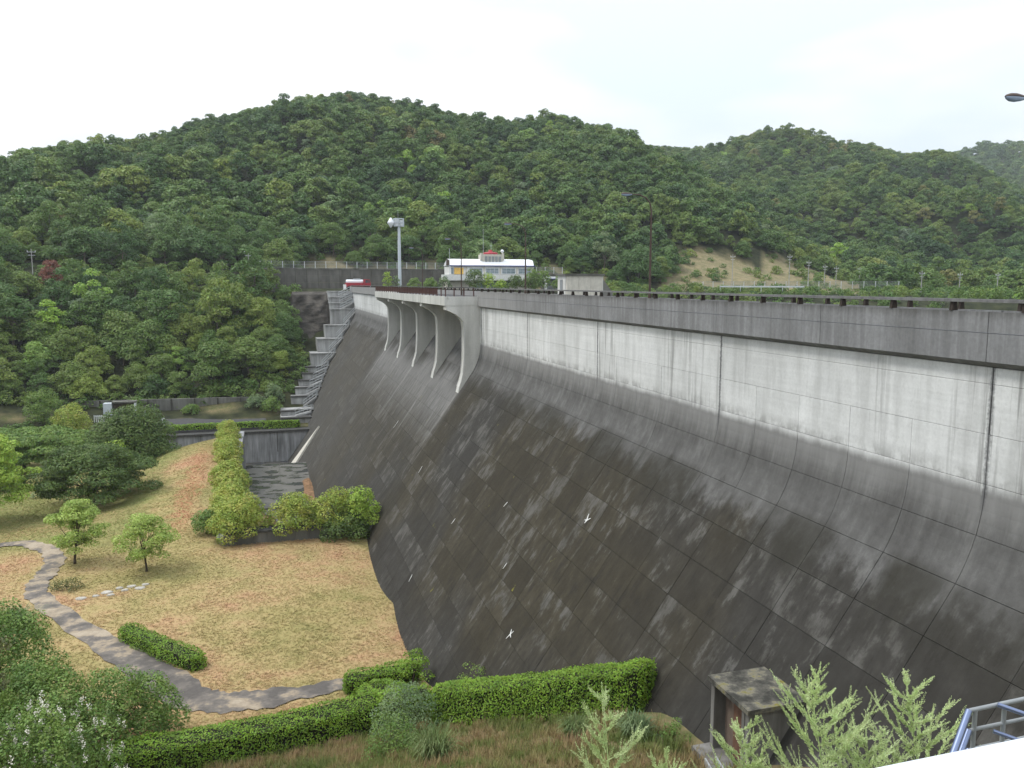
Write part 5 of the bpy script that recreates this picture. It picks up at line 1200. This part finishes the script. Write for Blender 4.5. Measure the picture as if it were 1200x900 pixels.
# stepping stones by the low bush
for k, (px_, py_) in enumerate([(-14.9, 67.7), (-13.9, 67.9), (-13.2, 68.5), (-12.8, 67.8), (-11.9, 68.6), (-11.5, 69.3), (-10.8, 68.7), (-10.5, 69.4), (-12.4, 69.2)]):
    r_ = random.Random(k); n = 9; rad = r_.uniform(.2, .38); V = []; 
    for q, hh in ((1.0, -.1), (1.0, .10), (.8, .17)):
        for i in range(n): a = 6.283*i/n; V.append((rad*q*math.cos(a)*(1.2+.15*math.sin(i*2.2+k)), rad*q*math.sin(a)*(.8+.15*math.cos(i*1.7+k)), hh))
    F = [(j*n+i, j*n+(i+1) % n, (j+1)*n+(i+1) % n, (j+1)*n+i) for j in range(2) for i in range(n)]+[tuple(range(2*n, 3*n))]
    tagp(link('stepping_stone', raw_mesh('stepping_stone', V, F), M['stone_pale'], None, (px_, py_, gz(px_, py_)-.06)), 'pale flat stone set in the dry lawn near the low bush', 'stone', 'stepping stones in the lawn')

for k, (x, y, w_, h, leaf, lb) in enumerate([(51.2, 205, 5.4, 5.6, 'darkleaf', 'dark bushy tree in front of the yellow panel of the white office'), (54.4, 204, 3.6, 4.6, 'lime', 'yellow-green small tree just right of the dark bush before the office'), (66.2, 203, 5.2, 5.8, 'mid', 'loose light green tree before the right windows of the office'), (61.6, 204, 4.8, 3.9, 'darkleaf', 'dark rounded bush below the middle windows of the office'),
        (65.0, 201, 5, 3.5, 'darkleaf', 'dark rounded bush right of the middle bush before the office'), (58.0, 205, 3.8, 2.6, 'lime', 'low yellow-green bush before the ground-floor glazing'), (69.2, 203, 4.4, 5.2, 'mid', 'light green tree at the right corner of the office building'), (74.6, 204, 5.4, 3.6, 'mid', 'green bush in front of the white carport'),
        (29.5, 212, 2.9, 5.2, 'lime', 'thin yellow-green young tree right of the red truck'), (31.6, 211, 2.4, 4.0, 'teal', 'small dark conical tree left of the siren mast'), (36.5, 212, 4.2, 3.2, 'mid', 'green bush at the foot of the siren mast'), (40.5, 211, 4.6, 3.0, 'mid', 'low green bush between the siren mast and the office'), (44.0, 210, 3.6, 3.4, 'teal', 'bluish bush at the left end of the office balcony')]):
    plant('plaza_bush', (x, y, -1.8), lb, 'bush', lobes_umbrella(w_/2, h, 16, 160+k, .2, (.3, .44)), 110, .34, leaf, h*.9, .09, seed=160+k, flat=.8, part='foliage', smat='stem', zmin=-.5)
# --- near bushes, lower left
plant('bush', (-14.6, 47.5, -24.2), 'large green bush at the left border beside the path', 'bush', lobes_umbrella(3.6, 7.4, 40, 81, .1, (.22, .34)), 420, .16, 'mid', 6.5, .12, seed=81, flat=.8, part='foliage', smat='stem', zmin=-.5)
plant('bush', (-8.4, 43.6, -24.2), 'spreading green bush overhanging the path end of the long hedge', 'bush', [(x*1.35, y, z, q) for x, y, z, q in lobes_umbrella(2.9, 4.4, 36, 82, .1, (.22, .34))], 560, .14, 'mid', 2.6, .08, seed=82, flat=.75, part='foliage', smat='stem', zmin=-.5)
plant('bush', (-12.0, 42.0, -23.6), 'green bush between the large bush and the flowering shrub', 'bush', lobes_umbrella(3.2, 5.6, 32, 83, .1, (.24, .36)), 420, .15, 'mid', 3.6, .1, seed=83, flat=.8, part='foliage', smat='stem', zmin=-.5)
lb_f = lobes_umbrella(3.0, 5.7, 36, 84, .1, (.22, .32)); lb_f = [(x*1.25, y, z, q) for x, y, z, q in lb_f]
fs = plant('flowering_shrub', (-9.6, 35.5, -22.4), 'shrub with white flower clusters in the bottom left corner', 'shrub', lb_f, 420, .13, 'mid', 4, .09, seed=84, flat=.8, part='foliage', smat='stem', zmin=-.4)
r = np.random.default_rng(5); C = []
for x, y, z_, q in lb_f:
    for _ in range(3):
        d = r.normal(size=3); d /= np.linalg.norm(d); d[2] = abs(d[2]); c0 = np.array((x, y, z_))+d*np.array((q, q, q*.8))*1.05
        C.append(c0+r.normal(size=(26, 3))*np.array((.05, .05, .11)))
C = np.concatenate(C); link('flower_cluster', quads_mesh('flower_cluster', leaf_quads(C, r.normal(size=C.shape), .07, .8, r)), M['blossom'], fs)
plant('bush', (-15, 36, -21.5), 'leafy green bush behind the flowering shrub at the left border', 'bush', lobes_umbrella(3.6, 7.0, 30, 85, .1, (.24, .36)), 380, .16, 'mid', 5, .1, seed=85, flat=.8, part='foliage', smat='stem', zmin=-.5)
plant('broadleaf_tree', (-13.6, 38.5, -22.5), 'tree at the left border whose leafy branch tips reach in beside the path', 'tree', [(x*.55, y*.7, z, q) for x, y, z, q in lobes_umbrella(3.2, 10.2, 26, 86, .5, (.2, .3))], 300, .2, 'brownleaf', 9, .14, seed=86, flat=.6, part='crown', zmin=-.4)
# shrubs at the meeting of the hedges
plant('bush', (5.6, 36.4, -22), 'loose grey-green shrub between the two long hedges', 'bush', lobes_umbrella(1.9, 3.0, 24, 91, .1, (.24, .36)), 560, .10, 'teal', 2.6, .06, seed=91, flat=.85, part='foliage', smat='stem', zmin=-.5)
plant('bush', (4.6, 33.6, -21.3), 'dark feathery shrub in front of the loose grey-green shrub', 'bush', lobes_umbrella(1.5, 2.4, 20, 92, .1, (.24, .36)), 640, .09, 'mid', 2, .05, seed=92, flat=.9, part='foliage', smat='stem', zmin=-.6)
plant('bush', (7.6, 46.6, -24), 'small bright shrub at the lawn corner against the dam', 'bush', lobes_umbrella(1.2, 1.9, 12, 93, .2, (.28, .4)), 420, .14, 'hedge', 1.6, .05, seed=93, part='foliage', smat='stem')
plant('bush', (9.9, 40.6, -22.4), 'sparse shrub between the hedges at the foot of the dam', 'bush', lobes_umbrella(1.1, 1.9, 10, 94, .2, (.28, .4)), 300, .11, 'mid', 1.8, .04, seed=94, part='foliage', smat='stem')
plant('bush', (13.4, 24.6, -16.4), 'small leafy bush beside the concrete hut', 'bush', lobes_umbrella(.55, .8, 8, 95, .1, (.3, .45)), 1500, .07, 'mid', .6, .03, seed=95, part='foliage', smat='stem', zmin=-.5)
def reed(loc, n, h, spread, label, mat='reed', seed=1, wd=.02):
    r = random.Random(seed); V = []
    for k in range(n):
        a = r.uniform(0, 6.283); b = r.uniform(.1, 1)*spread; x, y = r.gauss(0, spread*.18), r.gauss(0, spread*.18); hh = h*r.uniform(.55, 1.1); px, py = -math.sin(a)*wd, math.cos(a)*wd
        p0 = (x, y, -.1); p1 = (x+b*.35*math.cos(a), y+b*.35*math.sin(a), hh*.7); p2 = (x+b*.8*math.cos(a), y+b*.8*math.sin(a), hh); p3 = (x+b*1.15*math.cos(a), y+b*1.15*math.sin(a), hh*.86)
        for (q0, q1, w0, w1) in ((p0, p1, 1, .8), (p1, p2, .8, .5), (p2, p3, .5, .1)):
            V.append([(q0[0]-px*w0, q0[1]-py*w0, q0[2]), (q0[0]+px*w0, q0[1]+py*w0, q0[2]), (q1[0]+px*w1, q1[1]+py*w1, q1[2]), (q1[0]-px*w1, q1[1]-py*w1, q1[2])])
    return tagp(link('grass_clump', quads_mesh('grass_clump', V), M[mat], None, loc), label, 'grass clump')
reed((5.6, 29.4, -18.9), 420, 1.5, 1.1, 'tall arching grass clump at the bottom edge beside the feathery shrub', seed=1)
reed((12.3, 25.4, -16.6), 420, .9, .8, 'bluish grass clump on the brown bank left of the concrete hut', 'teal', seed=2)
reed((10.6, 27.2, -17.4), 300, .9, .7, 'green grass clump below the climbing hedge, behind the pale weed', 'reed', seed=3)
reed((-18.1, 63.0, -24.4), 420, 1.3, 1.7, 'blue-green grass clump at the path edge near the left border', 'teal', seed=4, wd=.03)

# --- tall pale weeds right in front
def weed(top, base, label, seed, spread=.45, nb=17):
    r = random.Random(seed); top, base = Vector(top), Vector(base); t = thing('tall_weed', base, label, 'weed'); H = (top-base).length; ax = (top-base)
    st_ = MB(); Cs = []; Ns = []; sz = []
    st_.tube([base, base+ax*.5+Vector((.02, 0, 0)), top], [.008, .006, .002], 6)
    def sprig(p, q, lw):
        n = max(4, int((q-p).length/.0072)); d = (q-p).normalized()
        for i in range(n):
            u = i/n; c = p.lerp(q, u); 
            for _ in range(3):
                v = Vector((r.gauss(0, 1), r.gauss(0, 1), r.gauss(0, 1))); v = (v-d*v.dot(d)).normalized(); lo = lw*.80*(1.1-.7*u); cc = c+v*lo*.5+d*lo*.4
                dirs.append((v*.75+d*.9).normalized()); Cs.append(cc); sz.append(lo)
    dirs = []
    L0 = .62
    sprig(base.lerp(top, .72), top, .028)
    nb = int(nb*1.25); spread = spread*1.2
    for k in range(nb):
        u = .26+.70*k/nb; p = base.lerp(top, u); a = k*2.4+r.uniform(-.5, .5); ln = spread*(1.05-u)**.75*r.uniform(.75, 1.15)
        e = p+Vector((math.cos(a)*ln, math.sin(a)*ln, ln*r.uniform(.85, 1.25))); mid = p.lerp(e, .5)+Vector((r.gauss(0, .03), r.gauss(0, .03), -.14*ln*r.uniform(.2, 1.5)))
        st_.tube([p, mid, e], [.004, .003, .001], 4)
        sprig(p.lerp(mid, .3), mid, .026); sprig(mid, e, .024)
        for j in range(7):
            s = p.lerp(mid, .5+.07*j) if j < 4 else mid.lerp(e, .18*(j-3)); b = a+(1 if j % 2 else -1)*r.uniform(.5, 1.1); l2 = ln*r.uniform(.24, .4)
            sprig(s, s+Vector((math.cos(b)*l2, math.sin(b)*l2, l2*r.uniform(.7, 1.3))), .021)
    C = np.array([tuple(c-base) for c in Cs]); D = np.array([tuple(d) for d in dirs]); S = np.array(sz)[:, None]
    A_ = np.random.default_rng(seed).normal(size=C.shape); B_ = np.cross(D, A_); B_ /= np.linalg.norm(B_, axis=1)[:, None]
    link('leaves', quads_mesh('leaves', np.stack([C-D*S*.6, C+B_*S*.22, C+D*S*.6, C-B_*S*.22], 1)), M['weed'], t)
    st_.build('stem', M['weed'], t)
weed((2.26, 5.26, -2.93), (2.30, 5.05, -4.6), 'slender pale weed standing alone in front of the brown bank', 1, .42, 15)
weed((3.72, 4.82, -2.87), (3.86, 4.55, -4.5), 'bushy pale green weed left of the shiny stair rail, second from the right', 2, .62, 24)
weed((4.41, 4.62, -2.87), (4.5, 4.35, -4.4), 'rightmost pale green weed beside the shiny stair rail', 3, .52, 20)
weed((3.20, 4.93, -3.18), (3.34, 4.7, -4.6), 'pale green weed in front of the concrete hut', 4, .46, 18)
weed((2.69, 5.06, -3.42), (2.75, 4.9, -4.7), 'short pale weed low at the bottom edge left of the hut', 5, .36, 14)
weed((3.98, 4.5, -3.15), (3.98, 4.35, -4.4), 'short pale green weed between the two bushy ones', 6, .5, 18)

# ------------------------------------------------------------------ haze
HAZE = 0.00014
hb = MB().box(-1500, 1850, -500, 1850, -45, 235).build('haze', None, None, (0, 0, 0)); tagp(hb, kind='stuff')
th = NT('haze_air'); pv = th.n('ShaderNodeVolumePrincipled'); pv.inputs['Color'].default_value = (.86, .92, 1, 1); pv.inputs['Density'].default_value = HAZE; pv.inputs['Anisotropy'].default_value = .2
th.t.links.new(pv.outputs[0], th.out.inputs['Volume']); hb.data.materials.append(th.m)
